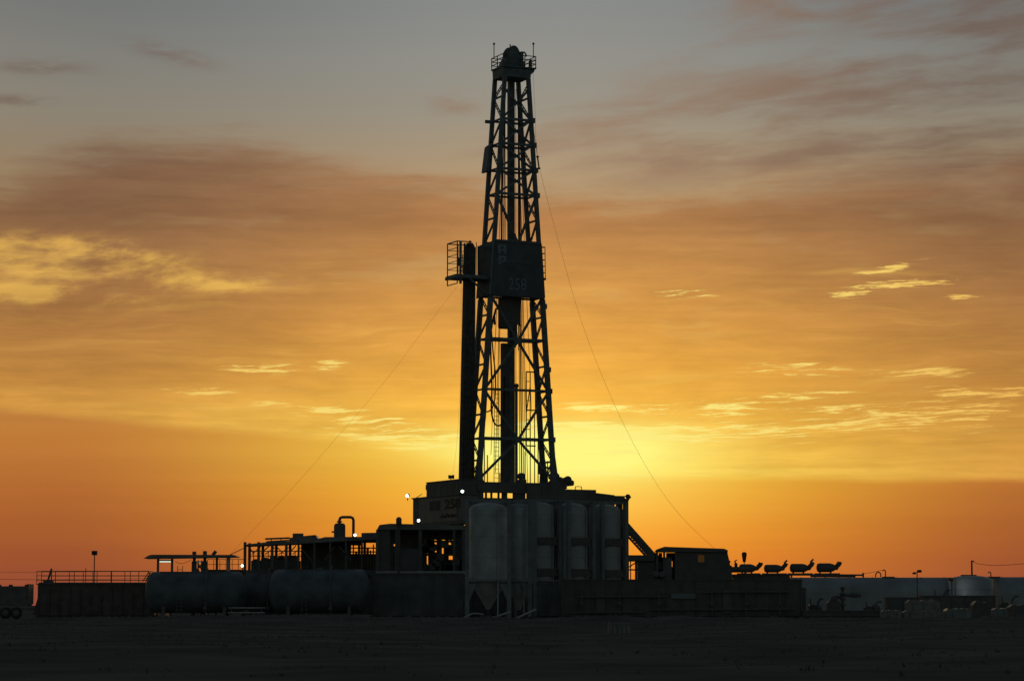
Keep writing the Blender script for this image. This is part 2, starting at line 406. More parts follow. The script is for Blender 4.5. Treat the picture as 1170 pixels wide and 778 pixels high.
# stones and clods along the spoil bank
cb = MB()
for k in range(1400):
    y = random.choice((random.uniform(160, 206), random.gauss(199, 3))); x = random.uniform(-.21, .21) * y; s_ = random.uniform(.03, .16)
    z = gz(x, y); q = [Vector((random.uniform(.6, 1.2) * s_ * cos(i * 1.257 + .3), random.uniform(.6, 1.2) * s_ * sin(i * 1.257 + .3), 0)) for i in range(5)]
    o_ = Vector((x, y, z - .02))
    cb.add([o_ + v for v in q] + [o_ + v * .6 + Vector((0, 0, s_ * random.uniform(.5, 1))) for v in q], [(5, 6, 7, 8, 9)] + [(i, (i + 1) % 5, (i + 1) % 5 + 5, i + 5) for i in range(5)])
t = cb.build('clods', mat('clod_earth', (.18, .17, .15), 1.0, 0, .4, 2)); t['kind'] = 'stuff'; t['label'] = 'loose clods and stones on the low earth bank'

# ------------------------------------------------------------------ the rig
RY = 260.0; RZ = R(25); CR, SR = cos(RZ), sin(RZ); PM = F / RY       # px per metre at the rig
RX = xx(584.5, RY); ZF = zz(553, RY)
def zl(py): return zz(py, RY) - ZF                       # height above the drill floor
def rx_of(px, yl): return ((px - 584.5) / PM + yl * SR) / CR  # local x of a pixel column on the plane y = yl
SD = 1.18                                                # half depth of the mast
ZT = zl(98)
def hw(z): return 4.11 + (1.34 - 4.11) * z / ZT           # half width of the mast

# ---- substructure with drill floor
sub = thing('substructure', 'tall dark steel substructure carrying the drill floor under the mast', 'substructure', (RX, RY, 0), RZ)
MB().box(-7.45, 4.2, -3.9, 4.2, ZF - .55, ZF - .02).build('drill_floor', 'dark', sub)
MB().box(4.22, 7.4, -3.9, 4.0, ZF - 1.0, ZF - .58).build('drill_floor', 'dark', sub)
MB().box(7.42, 10.6, -3.9, 4.0, ZF - 1.5, ZF - 1.12).build('drill_floor', 'dark', sub)
for x in (-7.0, -2.4, 2.4, 6.4, 10.2):
    for y in (-3.5, 3.8):
        MB().box(x - .22, x + .22, y - .22, y + .22, 0, ZF - (.55 if x < 4 else 1.0 if x < 7 else 1.5)).build('column', 'dark', sub)
for y in (-3.5, 3.8):
    for z in (ZF - 1.75, 5.2):
        MB().box(-7.0, 10.2, y - .16, y + .16, z - .2, z + .2).build('beam', 'dark', sub)
    for a, b in ((-7.0, -2.4), (2.4, 6.4), (6.4, 10.2)):
        MB().bar((a, y + .3, .2), (b, y + .3, 5.0), .2).build('brace', 'dark', sub)
for x in (-7.0, -2.4, 2.4, 6.4, 10.2):
    MB().bar((x, -3.3, 5.3), (x, 3.6, ZF - 1.2), .2).build('brace', 'dark', sub)
MB().box(-7.3, 10.4, -4.0, 4.1, 0, .35).build('base_skid', 'dark', sub)
# grey cladding along the front, its top edge stepping down to the right
edges = [601, 618, 636, 655, 672, 688, 702]
for a, b in zip(edges[:-1], edges[1:]):
    xa, xb = rx_of(a, -4.1), rx_of(b, -4.1)
    za = ZF + zl(555.5 + (a - 601) * .098); zb = ZF + zl(555.5 + (b - 601) * .098)
    MB().prism_y([(xa, 3.4), (xb - .03, 3.4), (xb - .03, zb), (xa, za)], -4.22, -4.1).build('cladding_panel', 'clad', sub)
xa, xb = rx_of(702, -4.1), rx_of(712.5, -4.1)
MB().prism_y([(xa, zz(572, RY) - .0), (xb, zz(573, RY)), (xb, zz(570, RY)), (xa, zz(568.5, RY))], -4.2, -4.08).build('cladding_panel', 'clad', sub)
MB().prism_y([(xa, 3.4), (xb, 3.4), (xb, zz(581.5, RY)), (xa, zz(581.5, RY))], -4.2, -4.08).build('cladding_panel', 'clad', sub)
x = rx_of(715, -4.1); MB().box(x - .22, x + .22, -4.3, -3.9, 0, zz(570, RY)).build('corner_post', 'dark', sub)
x = rx_of(704, -4.1); MB().box(x - .12, x + .12, -4.26, -4.2, 4, zz(569, RY)).build('corner_post', 'dark', sub)
MB().bar((rx_of(690, -4), -4.15, zz(566.5, RY)), (rx_of(718, -4), -4.15, zz(570.5, RY)), .16).build('top_rail', 'dark', sub)
# small rail posts and lumps along the right edge of the floor
railing(sub, [(rx_of(657, -3.6), -3.6, zz(562, RY)), (rx_of(664, -3.6), -3.6, zz(562, RY))], .5, 1, .5, .04, name='handrail')
# beam ends in front of the gap under the floor
for px in (556, 562, 570, 575):
    x = rx_of(px, -3.7); MB().box(x - .09, x + .09, -3.75, -3.6, zz(576, RY), ZF - .5).build('strut', 'dark', sub)
MB().box(rx_of(535, -3.8), rx_of(552, -3.8), -4.05, -3.85, zz(577, RY), zz(563, RY)).build('end_panel', 'clad', sub)
MB().box(rx_of(537, -4.1), rx_of(547, -4.1), -4.12, -4.06, zz(568, RY), zz(566.6, RY)).build('safety_strip', 'yellow', sub)
MB().box(rx_of(545, -3.8), rx_of(602, -3.8), -4.05, -3.85, zz(565.5, RY), zz(556, RY)).build('floor_beam', 'clad', sub)
MB().box(rx_of(545, -3.8), rx_of(600, -3.8), -4.05, -3.85, 6.0, zz(574, RY)).build('lower_panel', 'dark', sub)
MB().box(rx_of(586, -3.8), rx_of(600, -3.8), -3.85, -3.7, 6.0, zz(556, RY)).build('pipe_bundle', 'dark', sub)

# ---- mast
mast = thing('drilling_mast', 'tall tapering lattice steel drilling mast numbered 258, standing on the drill floor', 'mast', (RX, RY, ZF), RZ)
ms = lambda sx, sy, z: Vector((sx * hw(z), sy * SD, z))
for sx in (-1, 1):
    for sy in (-1, 1):
        a, b = ms(sx, sy, 0), ms(sx, sy, zl(90)); o_ = MB()
        o_.bar(a, a.lerp(b, .45), .46, .40); o_.bar(a.lerp(b, .45), b, .38, .34)
        o_.build('leg', 'mast', mast)
        MB().box(a.x - .5, a.x + .5, a.y - .35, a.y + .35, 0, .25).build('foot_shoe', 'dark', mast)
        MB().prism_y([(a.x - .45, .25), (a.x + .45, .25), (a.x - sx * .1 + .22, 2.6), (a.x - sx * .1 - .22, 2.6)], a.y - .1, a.y + .1).build('foot_gusset', 'mast', mast)
FRONT = [139, 167, 195.5, 224, 389, 446.6, 502]
for py in FRONT + [278, 340]:
    z = zl(py)
    MB().bar(ms(-1, -1, z), ms(1, -1, z), .24, .2).build('girt', 'mast', mast)
    if py < 400 or py == 502: MB().bar(ms(-1, 1, z + .05), ms(1, 1, z + .05), .2, .16).build('girt', 'mast', mast)
def diag(p, q, w=.2, nm='brace'): MB().bar(p, q, w, w * .8).build(nm, 'mast', mast)
for a, b in ((104, 139), (139, 167), (167, 195.5), (195.5, 224)):
    za, zb = zl(a), zl(b)
    diag(ms(-1, -1, za), ms(1, -1, zb)); diag(ms(1, -1, za), ms(-1, -1, zb))
for c, (u, d) in ((280, (226, 340)), (391, (340, 447)), (503, (448, 549))):
    n_ = Vector((.15, -SD, zl(c)))
    for sx in (-1, 1):
        diag(ms(sx, -1, zl(u)), n_, .23); diag(n_, ms(sx, -1, zl(d)), .23)
    MB().box(n_.x - .35, n_.x + .35, -SD - .14, -SD + .14, n_.z - .3, n_.z + .3).build('gusset', 'mast', mast)
SIDE = [98, 113, 139, 167, 195.5, 224, 252, 280, 310, 340, 362, 389, 418, 446.6, 475, 502, 527, 550]
for sx in (-1, 1):
    for i, py in enumerate(SIDE[1:-1]):
        z = zl(py); MB().bar(ms(sx, -1, z), ms(sx, 1, z), .18, .14).build('side_girt', 'mast', mast)
    for i, (a, b) in enumerate(zip(SIDE[:-1], SIDE[1:])):
        za, zb = zl(a) , zl(b); s1 = 1 if i % 2 else -1
        o_ = MB()
        for off in (-.17, .17):
            o_.bar(ms(sx, s1, za + off), ms(sx, -s1, zb + off), .085)
        for k in range(1, 6):                       # lacing between the twin bars
            p = ms(sx, s1, za).lerp(ms(sx, -s1, zb), k / 6); o_.bar(p + Vector((0, 0, -.17)), p + Vector((0, 0, .17)), .05)
        o_.build('side_brace', 'mast', mast)
# node plates on the right edge
for py in (139, 167, 195.5, 224, 350, 422, 446.6, 502):
    p = ms(1, -1, zl(py)); MB().box(p.x - .1, p.x + .36, p.y - .25, p.y + .25, p.z - .25, p.z + .25).build('gusset', 'mast', mast)
p = ms(-1, 1, zl(139)); MB().bar(p + Vector((-.75, 0, 0)), p, .3).build('bracket', 'mast', mast)
# slim equipment box outside the left legs
p0, p1 = ms(-1, .4, zl(197)), ms(-1, .4, zl(167))
MB().prism_y([(p0.x - .78, p0.z - .1), (p0.x - .5, p0.z - .1), (p1.x - .32, p1.z - .1), (p1.x - .1, p1.z + .25), (p1.x - .62, p1.z - .15)], .1, 1.3).build('equipment_box', 'mast', mast)
for py in (169, 196): 
    MB().bar(ms(-1, 0, zl(py)) + Vector((-.7, .5, 0)), ms(-1, .5, zl(py)), .2).build('bracket', 'mast', mast)
# climbing ladders (stiles and rungs)
def ladder(parent, a, b, w, ax, step=.45, r=.03, name='ladder'):
    a, b = Vector(a), Vector(b); h = Vector(ax).normalized() * (w / 2); o_ = MB()
    o_.tube([a - h, b - h], r, 5); o_.tube([a + h, b + h], r, 5)
    n = int((b - a).length / step)
    for i in range(1, n): p = a.lerp(b, i / n); o_.bar(p - h, p + h, .045)
    return o_.build(name, 'dark', parent)
ladder(mast, Vector((hw(zl(540)) - .25, .25, zl(540))), Vector((hw(zl(108)) - .25, .25, zl(108))), .5, (0.4, 1, 0))
ladder(mast, (-1.25, .9, .2), (-1.2, .9, zl(445)), .5, (1, 0, 0), .42, .035)
# guide column in the middle of the back face
MB().box(.0, .62, .55, 1.0, .1, zl(91)).build('guide_column', 'mast', mast)
MB().box(-.80, -.08, .35, .9, .1, zl(392)).build('guide_column', 'dark', mast)
# crown: beams, deck, railing, sheaves, aerials
zc0, zc1 = zl(98), zl(79)
o_ = MB(); o_.prism_y([(-1.5, zl(91)), (1.5, zl(91)), (1.6, zc1 - .15), (-1.55, zc1 - .15)], -1.3, 1.25); o_.build('crown_beams', 'mast', mast)
MB().prism_y([(1.0, zc1 - .9), (1.4, zc1 - .85), (1.95, zc1 - .35), (1.95, zc1 - .15), (1.0, zc1 - .15)], -1.25, 1.0).build('deck_bracket', 'mast', mast)
MB().box(-1.65, 2.05, -1.5, 1.35, zc1 - .14, zc1).build('crown_deck', 'mast', mast)
railing(mast, [(-1.6, 1.3, zc1), (-1.6, -1.45, zc1), (2.0, -1.45, zc1), (2.0, 1.3, zc1), (-1.6, 1.3, zc1)], 1.15, 3, 1.15, .05, 'mast', 'crown')
for x in (-.42, -.14, .14, .42):
    MB().lathe([(.12, -.1), (.72, -.1), (.66, 0), (.72, .1), (.12, .1)], (.0, x, zc1 + 1.45), 24, 'y').build('sheave', 'dark', mast)
arch = [(-1.35, 0), (.8, 0), (.64, 1.2)] + [(.56 * cos(a * pi / 10), 1.62 + .66 * sin(a * pi / 10)) for a in range(0, 11)] + [(-.7, 1.2)]
for x in (-.60, .52):
    MB().prism_y([(yy, zc1 + h_) for yy, h_ in arch], x, x + .08).build('sheave_plate', 'mast', mast)
MB().prism_y([(-1.45, zc1), (.75, zc1), (.6, zc1 + 1.1), (-.65, zc1 + 1.1)], -.45, .45).build('sheave_housing', 'mast', mast)
MB().tube([(-.15, 0, zc1 + 2.1), (-.15, 0, zc1 + 2.5)], .06, 6).build('beacon', 'dark', mast)
o_ = MB(); o_.bar((.85, -.6, zc1), (.85, -.6, zc1 + 1.7), .28); o_.tube([(.85, -.6, zc1 + 1.66), (1.12, -.6, zc1 + 1.68), (1.3, -.6, zc1 + 1.5), (1.34, -.6, zc1 + 1.25)], .08, 6)
o_.build('davit', 'mast', mast)
MB().box(1.6, 1.85, -.9, -.6, zc1, zc1 + .85).build('junction_box', 'dark', mast)
for x, y in ((-1.6, .75), (1.98, -.95)):
    e = MB().tube([(x, y, zc1 + 1.1), (x, y, zc1 + 2.45)], .045, 6).build('aerial', 'pale', mast)
    MB().lathe([(.02, -.14), (.11, -.06), (.12, .05), (.02, .14)], (x, y, zc1 + 2.55), 10).build('aerial_tip', 'dark', e)
# wind wall with the rig's number
zb, zt = zl(340), zl(279)
def wall_px(px): return rx_of(px, -SD - .34)
ww = MB().prism_y([(-hw(zb) - .25, zb), (hw(zb) + .1, zb - .12), (hw(zt) + .1, zt - .12), (-hw(zt) - .25, zt)], -SD - .36, -SD - .28).build('wind_wall', 'wall', mast)
def side_pan(x0, x1, y0, y1):
    return MB().add([(x0, y0, zb), (x0, y1, zb - .1), (x1, y1, zt - .1), (x1, y0, zt), (x0 + .07, y0, zb), (x0 + .07, y1, zb - .1), (x1 + .07, y1, zt - .1), (x1 + .07, y0, zt)],
                    [(0, 1, 2, 3), (7, 6, 5, 4), (0, 3, 7, 4), (1, 5, 6, 2), (0, 4, 5, 1), (3, 2, 6, 7)]).build('side_wall', 'wall', mast)
side_pan(-hw(zb) - .3, -hw(zt) - .3, -SD - .3, SD + .5)
side_pan(hw(zb) + .12, hw(zt) + .12, -SD - .3, SD + .2)
MB().bar((-hw(zb) - .27, -SD - .42, zb - .05), (-hw(zt) - .27, -SD - .42, zt), .12).build('edge_trim', 'faint', mast)
for zk in (zb, zt): MB().bar((-hw(zk) - .25, -SD - .40, zk), (hw(zk) + .1, -SD - .40, zk - .1), .07).build('edge_trim', 'clad', mast)
yF = -SD - .40
def block(name, px0, px1, py0, py1, holes):
    """square block capital cut from a grid of bars"""
    x0, x1, z1, z0 = wall_px(px0), wall_px(px1), zl(py0), zl(py1); o_ = MB()
    for a, b, c, d in holes:
        o_.box(x0 + (x1 - x0) * a, x0 + (x1 - x0) * b, yF, yF + .03, z0 + (z1 - z0) * c, z0 + (z1 - z0) * d)
    return o_.build(name, 'logo', ww)
block('logo_letter', 568.6, 578.4, 283, 293.3, [(0, .36, 0, 1), (.64, 1, 0, 1), (.36, .64, .78, 1), (.36, .64, .28, .52)])
block('logo_letter', 568.6, 578.4, 295.2, 305.4, [(.08, .42, 0, 1), (.42, .66, .74, 1), (.66, 1, .3, 1), (.42, .66, .22, .46)])
MB().box(wall_px(568), wall_px(573), yF, yF + .03, zl(301.8), zl(300.4)).build('logo_letter', 'logo', ww)
lettering('rig_name', 'AralParker', .56, 'faint', ww, (wall_px(580.5), yF - .01, zl(303.3)), (pi / 2, 0, 0), 1.02)
lettering('rig_number', '258', 1.72, 'logo', ww, (wall_px(580), yF - .01, zl(333.5)), (pi / 2, 0, 0), .80)
# monkey board and its cage on the left, small cage on the right
zm = zl(318.5); xL, xR = -6.45, -hw(zm) - .3
MB().box(xL - .15, xR, -1.25, 1.25, zm - .35, zm).build('monkey_board', 'mast', mast)
MB().bar((xL + 1.2, -1.1, zm - .2), (xR + .3, -1.1, zm - 2.3), .16).build('board_strut', 'mast', mast)
MB().bar((xL - .1, -1.25, zm - .25), (xL - .1, 1.25, zm - .25), .3).build('board_beam', 'mast', mast)
hc = zl(281.5) - zm
for x, y, w in ((xL, -1.2, .09), (xL, 1.2, .09), (-4.3, 1.2, .09), (-5.3, 1.2, .06), (-4.4, -1.2, .06), (xR - .1, 1.2, .16), (xL + .35, -1.2, .20)):
    MB().bar((x, y, zm - .95 if x < -6 else zm), (x, y, zm + hc), w).build('cage_post', 'mast', mast)
for k in range(1, 6):
    h_ = hc * k / 5
    w = .10 if k == 5 else .055
    MB().bar((xL, 1.2, zm + h_), (-4.2, 1.2, zm + h_), w).build('cage_rail', 'mast', mast)
    MB().bar((xL, -1.2, zm + h_), (xL, 1.2, zm + h_), w).build('cage_rail', 'mast', mast)
    if k in (2, 5): MB().bar((xL, -1.2, zm + h_), (-4.9, -1.2, zm + h_), w).build('cage_rail', 'mast', mast)
MB().bar((xL, -1.2, zm - .92), (xL, 1.2, zm - .92), .08).build('cage_rail', 'mast', mast)
MB().bar((-5.6, -.6, zm + .15), (-4.9, 1.0, zm + 2.3), .07).build('cage_stay', 'mast', mast)
MB().bar((-5.5, .2, zm + .9), (-4.2, .8, zm + 1.3), .16).build('cage_stay', 'mast', mast)
MB().box(xL + .1, xL + .32, -1.28, -1.1, zm + .8, zm + 1.6).build('control_box', 'dark', mast)
MB().bar((xR - .5, 0, zm + 3.0), (xR + .6, 0, zm + 3.0), .2).build('cage_arm', 'mast', mast)
xq = hw(zm)
for x, y in ((xq + .72, -.9), (xq + .72, 1.1)):
    MB().bar((x - .1, y, zl(318)), (x - .15, y, zl(281.5)), .06).build('cage_post', 'mast', mast)
for k in range(6):
    zk = zl(318) + (zl(281.5) - zl(318)) * k / 5
    MB().bar((xq + .60, -.9, zk), (xq + .60, 1.1, zk), .06 if k else .2).build('cage_rail', 'mast', mast)
    MB().bar((xq + .2 - k * .1, -.9, zk), (xq + .62, -.9, zk), .06 if k else .2).build('cage_rail', 'mast', mast)
# casing stabbing frame, low on the right
xs0, xs1 = rx_of(601.5, .9), rx_of(612, .9)
for x, a, b in ((xs0, 423, 508), (rx_of(606, .9), 424, 505), (xs1, 421, 470)): MB().bar((x, .9, zl(b)), (x, .9, zl(a)), .08).build('frame_post', 'dark', mast)
for i, py in enumerate((423, 434, 445, 456, 467, 478, 489, 499, 508)):
    MB().bar((xs0, .9, zl(py)), (rx_of(606 if i % 4 else 612, .9), .9, zl(py)), .07 if i % 4 else .12).build('frame_rung', 'dark', mast)
MB().bar((xs0, .9, zl(470)), (rx_of(606, .9), .9, zl(440)), .08).build('frame_stay', 'dark', mast)
# clutter at the mast feet on the right
o_ = MB(); o_.box(hw(0) - 1.1, hw(0) - .6, -.6, .1, zl(541), zl(531)); o_.bar((hw(0) - 1.2, -.2, zl(532)), (hw(0) + .2, -.2, zl(534)), .18); o_.build('valve_box', 'dark', mast)
MB().tube([(rx_of(590, -.4), -.4, .05), (rx_of(590, -.4), -.4, zl(441))], .15, 8).build('standpipe', 'mast', mast)
MB().lathe([(.2, 0), (.24, .1), (.24, .3), (.1, .4)], (rx_of(590, -.4), -.4, zl(443)), 10).build('standpipe_cap', 'mast', mast)
for px, a, b in ((606, 505, 553), (611, 470, 553), (553.5, 500, 553), (557, 520, 553), (600, 515, 553), (615, 500, 553), (626, 525, 553), (617.5, 470, 540), (583, 538, 553), (571, 540, 553)):
    MB().tube([(rx_of(px, .6), .6, zl(b)), (rx_of(px, .6), .6, zl(a))], .05, 6).build('riser_pipe', 'dark', mast)

# ---- travelling block, top drive and its lines
tb_ = thing('travelling_block', 'travelling block and top drive hanging inside the mast below the number board', 'top drive', (RX, RY, ZF), RZ)
zt0 = zl(376)
MB().rbox(-1.32, .12, -.45, .35, zt0, zl(340), .15).build('body', 'black', tb_)
MB().rbox(-.9, .85, -.35, .3, zl(371), zl(333), .2).build('motor', 'black', tb_)
MB().lathe([(.3, 0), (.34, .5), (.26, 1.2), (.26, 1.9)], (.35, 0, zl(392)), 12).build('quill', 'dark', tb_)
MB().rbox(-.75, .75, -.3, .3, zl(330), zl(300), .3).build('block', 'black', tb_)
for x in (-1.3, .95): MB().tube([(x, 0, zl(372)), (x * .8, 0, zl(352)), (x * .5, 0, zl(332))], .09, 6).build('link', 'dark', tb_)
MB().tube([(-1.9, -.1, zl(372)), (-1.95, -.1, zl(362)), (-1.75, -.1, zl(354)), (-1.3, -.1, zl(354))], .12, 8).build('gooseneck', 'dark', tb_)
for px, b, r_ in ((594, 553, .04), (596.3, 553, .065), (598.6, 553, .04), (600.5, 520, .03), (592.5, 400, .035), (577, 340, .045), (574.5, 340, .035), (571, 345, .035), (580, 330, .045), (566, 540, .035), (561, 520, .03), (568.5, 500, .03), (603, 553, .03), (555, 480, .025), (607.5, 470, .025), (589.5, 500, .03)):
    MB().tube([(rx_of(px, .2), .2, zl(b)), (rx_of(min(max(px, 577), 592) , .2), .2, zl(101))], r_, 5).build('line', 'wire', tb_)
MB().tube([(rx_of(573, .5), .5, zl(278)), (rx_of(573.5, .5), .5, zl(165))], .09, 6).build('line', 'yellow', tb_)
def hose(label, pts, r_):
    pts = [Vector((rx_of(px, y), y, zl(py))) for px, py, y in pts]
    P_ = []
    for i in range(len(pts) - 1):
        p0, p1, p2, p3 = pts[max(i - 1, 0)], pts[i], pts[i + 1], pts[min(i + 2, len(pts) - 1)]
        for k in range(6):
            u = k / 6; P_.append(.5 * ((2 * p1) + (p2 - p0) * u + (2 * p0 - 5 * p1 + 4 * p2 - p3) * u * u + (3 * p1 - p0 - 3 * p2 + p3) * u ** 3))
    P_.append(pts[-1])
    o_ = MB().tube(P_, r_, 7).build('rotary_hose', 'hose', None); o_.location = (RX, RY, ZF); o_.rotation_euler = (0, 0, RZ)
    return tag(o_, label, 'hose', 'hoses looping inside the mast')
hose('long rubber hose looping lowest beside the ladder inside the mast', [(564, 362, -.3), (560.5, 390, -.3), (562, 440, -.3), (561.5, 470, -.3), (565, 484, -.3), (570, 487, -.3), (574, 483, -.3), (576, 470, -.2), (576.5, 430, -.2)], .085)
hose('shorter rubber hose hanging in a shallow loop near the left mast leg', [(561, 372, .2), (563, 400, .2), (566, 430, .2), (565.5, 455, .2), (562, 467, .2), (557, 471, .2), (552, 469, .2), (550, 464, .2)], .07)

# ---- racked drill pipe
pp = MB()
base_pipe = None
for i in range(7):
    for j in range(4):
        a = Vector((-4.98 + (i - 3) * .205, -.2 + (j - 1.5) * .205, .02)); b = Vector((-4.62 + (i - 3) * .15, -.1 + (j - 1.5) * .15, zl(283.5) + random.uniform(-.3, .25) + (.45 if (i, j) == (3, 1) else 0)))
        o_ = MB().tube([a, b], .098, 7).build('drill_pipe_stand', 'pipe', None); o_.location = (RX, RY, ZF); o_.rotation_euler = (0, 0, RZ)
        tag(o_, 'long dark drill pipe racked upright in the tight bundle left of the mast', 'drill pipe', 'drill pipe stands racked left of the mast')

# ---- guy wires
def wire(name, label, pts, r_, cat='wire', group=None, n=14, m='wire'):
    """smooth sagging wire through the given world points"""
    P_ = []
    for i in range(len(pts) - 1):
        p0, p1, p2, p3 = pts[max(i - 1, 0)], pts[i], pts[i + 1], pts[min(i + 2, len(pts) - 1)]
        for k in range(n):
            u = k / n; P_.append(.5 * ((2 * p1) + (p2 - p0) * u + (2 * p0 - 5 * p1 + 4 * p2 - p3) * u * u + (3 * p1 - p0 - 3 * p2 + p3) * u ** 3))
    P_.append(pts[-1]); b_ = P_[-1].copy()
    o_ = MB().tube([p - b_ for p in P_], r_, 5).build(name, m, None, b_)
    return tag(o_, label, cat, group)
gr = wire('guy_wire', 'thin slack guy wire sweeping down to the right from the crown of the mast', [pt(608.5, 66, 260), pt(611.5, 130, 260), pt(615.5, 186, 260), pt(640, 283, 259), pt(666, 372, 258), pt(702, 462, 257), pt(740, 536, 256), pt(775, 586, 255), pt(818, 628, 254), pt(850, 655, 253), pt(905, 704, 252)], .011, 'wire', 'guy wires of the mast')
c1, c2 = pt(614.2, 180, 260), pt(616, 193, 260)
t = thing('wire_clamp', 'small dark clamp on the slack wire right of the mast', 'clamp', c1)
MB().tube([Vector((0, 0, 0)), c2 - c1], .075, 7).build('sleeve', 'black', t)
for v in (Vector((0, 0, .05)), (c2 - c1) * .98): MB().lathe([(.02, -.1), (.14, -.05), (.14, .08), (.02, .12)], v, 8).build('shackle', 'black', t)
MB().tube([pt(606, 90, 260.3) - c1, pt(608.5, 140, 260.2) - c1, Vector((0, 0, 0))], .02, 5).build('pigtail', 'wire', t)
wire('guy_wire', 'thin straight guy wire running down to the left from the monkey board', [pt(523, 326, 259.5), pt(488, 372, 258), pt(441, 434, 256.5), pt(395, 488, 255), pt(330, 562, 253), pt(262, 634, 251), pt(200, 700, 249)], .0075, 'wire', 'guy wires of the mast')
wire('guy_wire', 'very thin short wire hanging beside the racked pipe bundle', [pt(527, 325, 259.0), pt(526.5, 420, 257.6), pt(522, 505, 256.5), pt(516, 549, 255.6)], .007, 'wire', 'guy wires of the mast')

# ---- doghouse on the left side of the floor
dg = thing('doghouse', 'grey sheet metal doghouse numbered 258 with two dark windows, left of the mast', 'doghouse', (RX, RY, 0), RZ)
def dpy(px): return (((px - 584.5) / PM) - (-7.5) * CR) / -SR      # local y of a pixel column on the face x = -7.5
def Yof(px): return RY + (-7.5) * SR + dpy(px) * CR
def dz(px, py): return zz(py, Yof(px))
zb_, zr_, zu_ = dz(498, 596.5), dz(498, 567.8), dz(505, 550)
y0, y1 = dpy(527), dpy(470.5)
MB().box(-7.5, -5.6, y0, y1, zb_, zr_).build('wall', 'dog', dg)
MB().box(-7.62, -5.5, y0 - .1, y1 + .12, zr_, zr_ + .12).build('roof', 'clad', dg)
MB().box(-7.44, -5.7, y0 + .05, dpy(486.5), zr_ + .12, zu_).build('upper_wall', 'clad', dg)
for i in range(6):
    yy = y0 + .6 + (dpy(486.5) - y0 - 1.0) * i / 5
    MB().box(-7.49, -7.44, yy - .04, yy + .04, zr_ + .15, zu_ - .05).build('seam', 'faint', dg)
MB().box(-7.5, -5.62, y0, dpy(486.2), zu_, zu_ + .08).build('upper_roof', 'dark', dg)
for a, b in ((491.4, 496.6), (498.2, 503.6)):
    w = MB().box(-7.56, -7.5, dpy(b), dpy(a), dz(497, 583), dz(497, 572)).build('window', 'dark', dg)
    MB().box(-7.575, -7.56, dpy(b) + .12, dpy(a) - .12, dz(497, 582.2), dz(497, 573)).build('pane', 'pane', w)
for c, d in ((571, 581), (584, 594)):
    MB().box(-7.55, -7.5, dpy(476.5), dpy(471.8), dz(473, d), dz(473, c)).build('door_panel', 'dark', dg)
MB().box(-7.54, -7.5, dpy(526), dpy(523.2), dz(525, 592), dz(525, 581)).build('door_panel', 'dark', dg)
yaw = -pi / 2
lettering('number', '258', 1.28, 'letter', dg, (-7.53, dpy(509.2), dz(515, 580.6)), (pi / 2, 0, yaw), 2.0, bold=.045)
lettering('name', 'AralParker', .55, 'letter', dg, (-7.53, dpy(504.2), dz(512, 591)), (pi / 2, 0, yaw), 1.55, .3, bold=.015)
for yy in (y0 + .4, y1 - .4):
    for x in (-7.3, -5.8): MB().box(x - .12, x + .12, yy - .12, yy + .12, 0, zb_).build('support_post', 'dark', dg)
MB().box(-7.55, -5.55, y0 - .1, y1 + .1, zb_ - .3, zb_ - .02).build('floor_frame', 'dark', dg)
MB().bar((-7.3, y1 - .2, zr_ + .1), (-7.3, y1 - 1.8, zr_ + .45), .05).build('roof_rail', 'dark', dg)
t = thing('roof_siren', 'tiny dark siren on top of the doghouse roof', 'siren', pt(515, 549.6, Yof(515) + .9))
MB().tube([(0, 0, 0), (0, 0, .35)], .05, 6).build('stem', 'black', t)
MB().lathe([(.05, -.3), (.2, -.28), (.16, 0), (.22, .28), (.05, .3)], (0.05, 0, .42), 10, 'x').build('horn', 'black', t)

# ---- drawworks and floor machines seen on the drill floor
t = thing('drawworks', 'dark hump of the drawworks on the floor at the right mast foot', 'drawworks', (RX, RY, ZF), RZ)
MB().rbox(rx_of(634, 1), rx_of(655, 1), .6, 2.4, 0, .55, .12).build('skid', 'black', t)
MB().lathe([(.1, -1), (.42, -1), (.42, -.85), (.3, -.8), (.3, .8), (.42, .85), (.42, 1), (.1, 1)], (rx_of(645, 1.5), 1.5, .55), 16, 'y').build('drum', 'black', t)
MB().rbox(rx_of(630, 1.2), rx_of(638, 1.2), .8, 1.8, .5, 1.3, .25).build('cover', 'black', t)
t = thing('air_winch', 'small dark winch with round drum on the drill floor between the mast legs', 'winch', (RX, RY, ZF), RZ)
MB().lathe([(.08, -.3), (.32, -.3), (.34, -.1), (.34, .2), (.08, .3)], (rx_of(595.5, -1.6), -1.6, .72), 14, 'y').build('drum', 'black', t)
MB().box(rx_of(594, -1.6) - .1, rx_of(600, -1.6), -1.9, -1.3, 0, .4).build('frame', 'black', t)
MB().bar((rx_of(599, -1.6), -1.6, .1), (rx_of(599, -1.6), -1.6, .8), .1).build('lever', 'black', t)

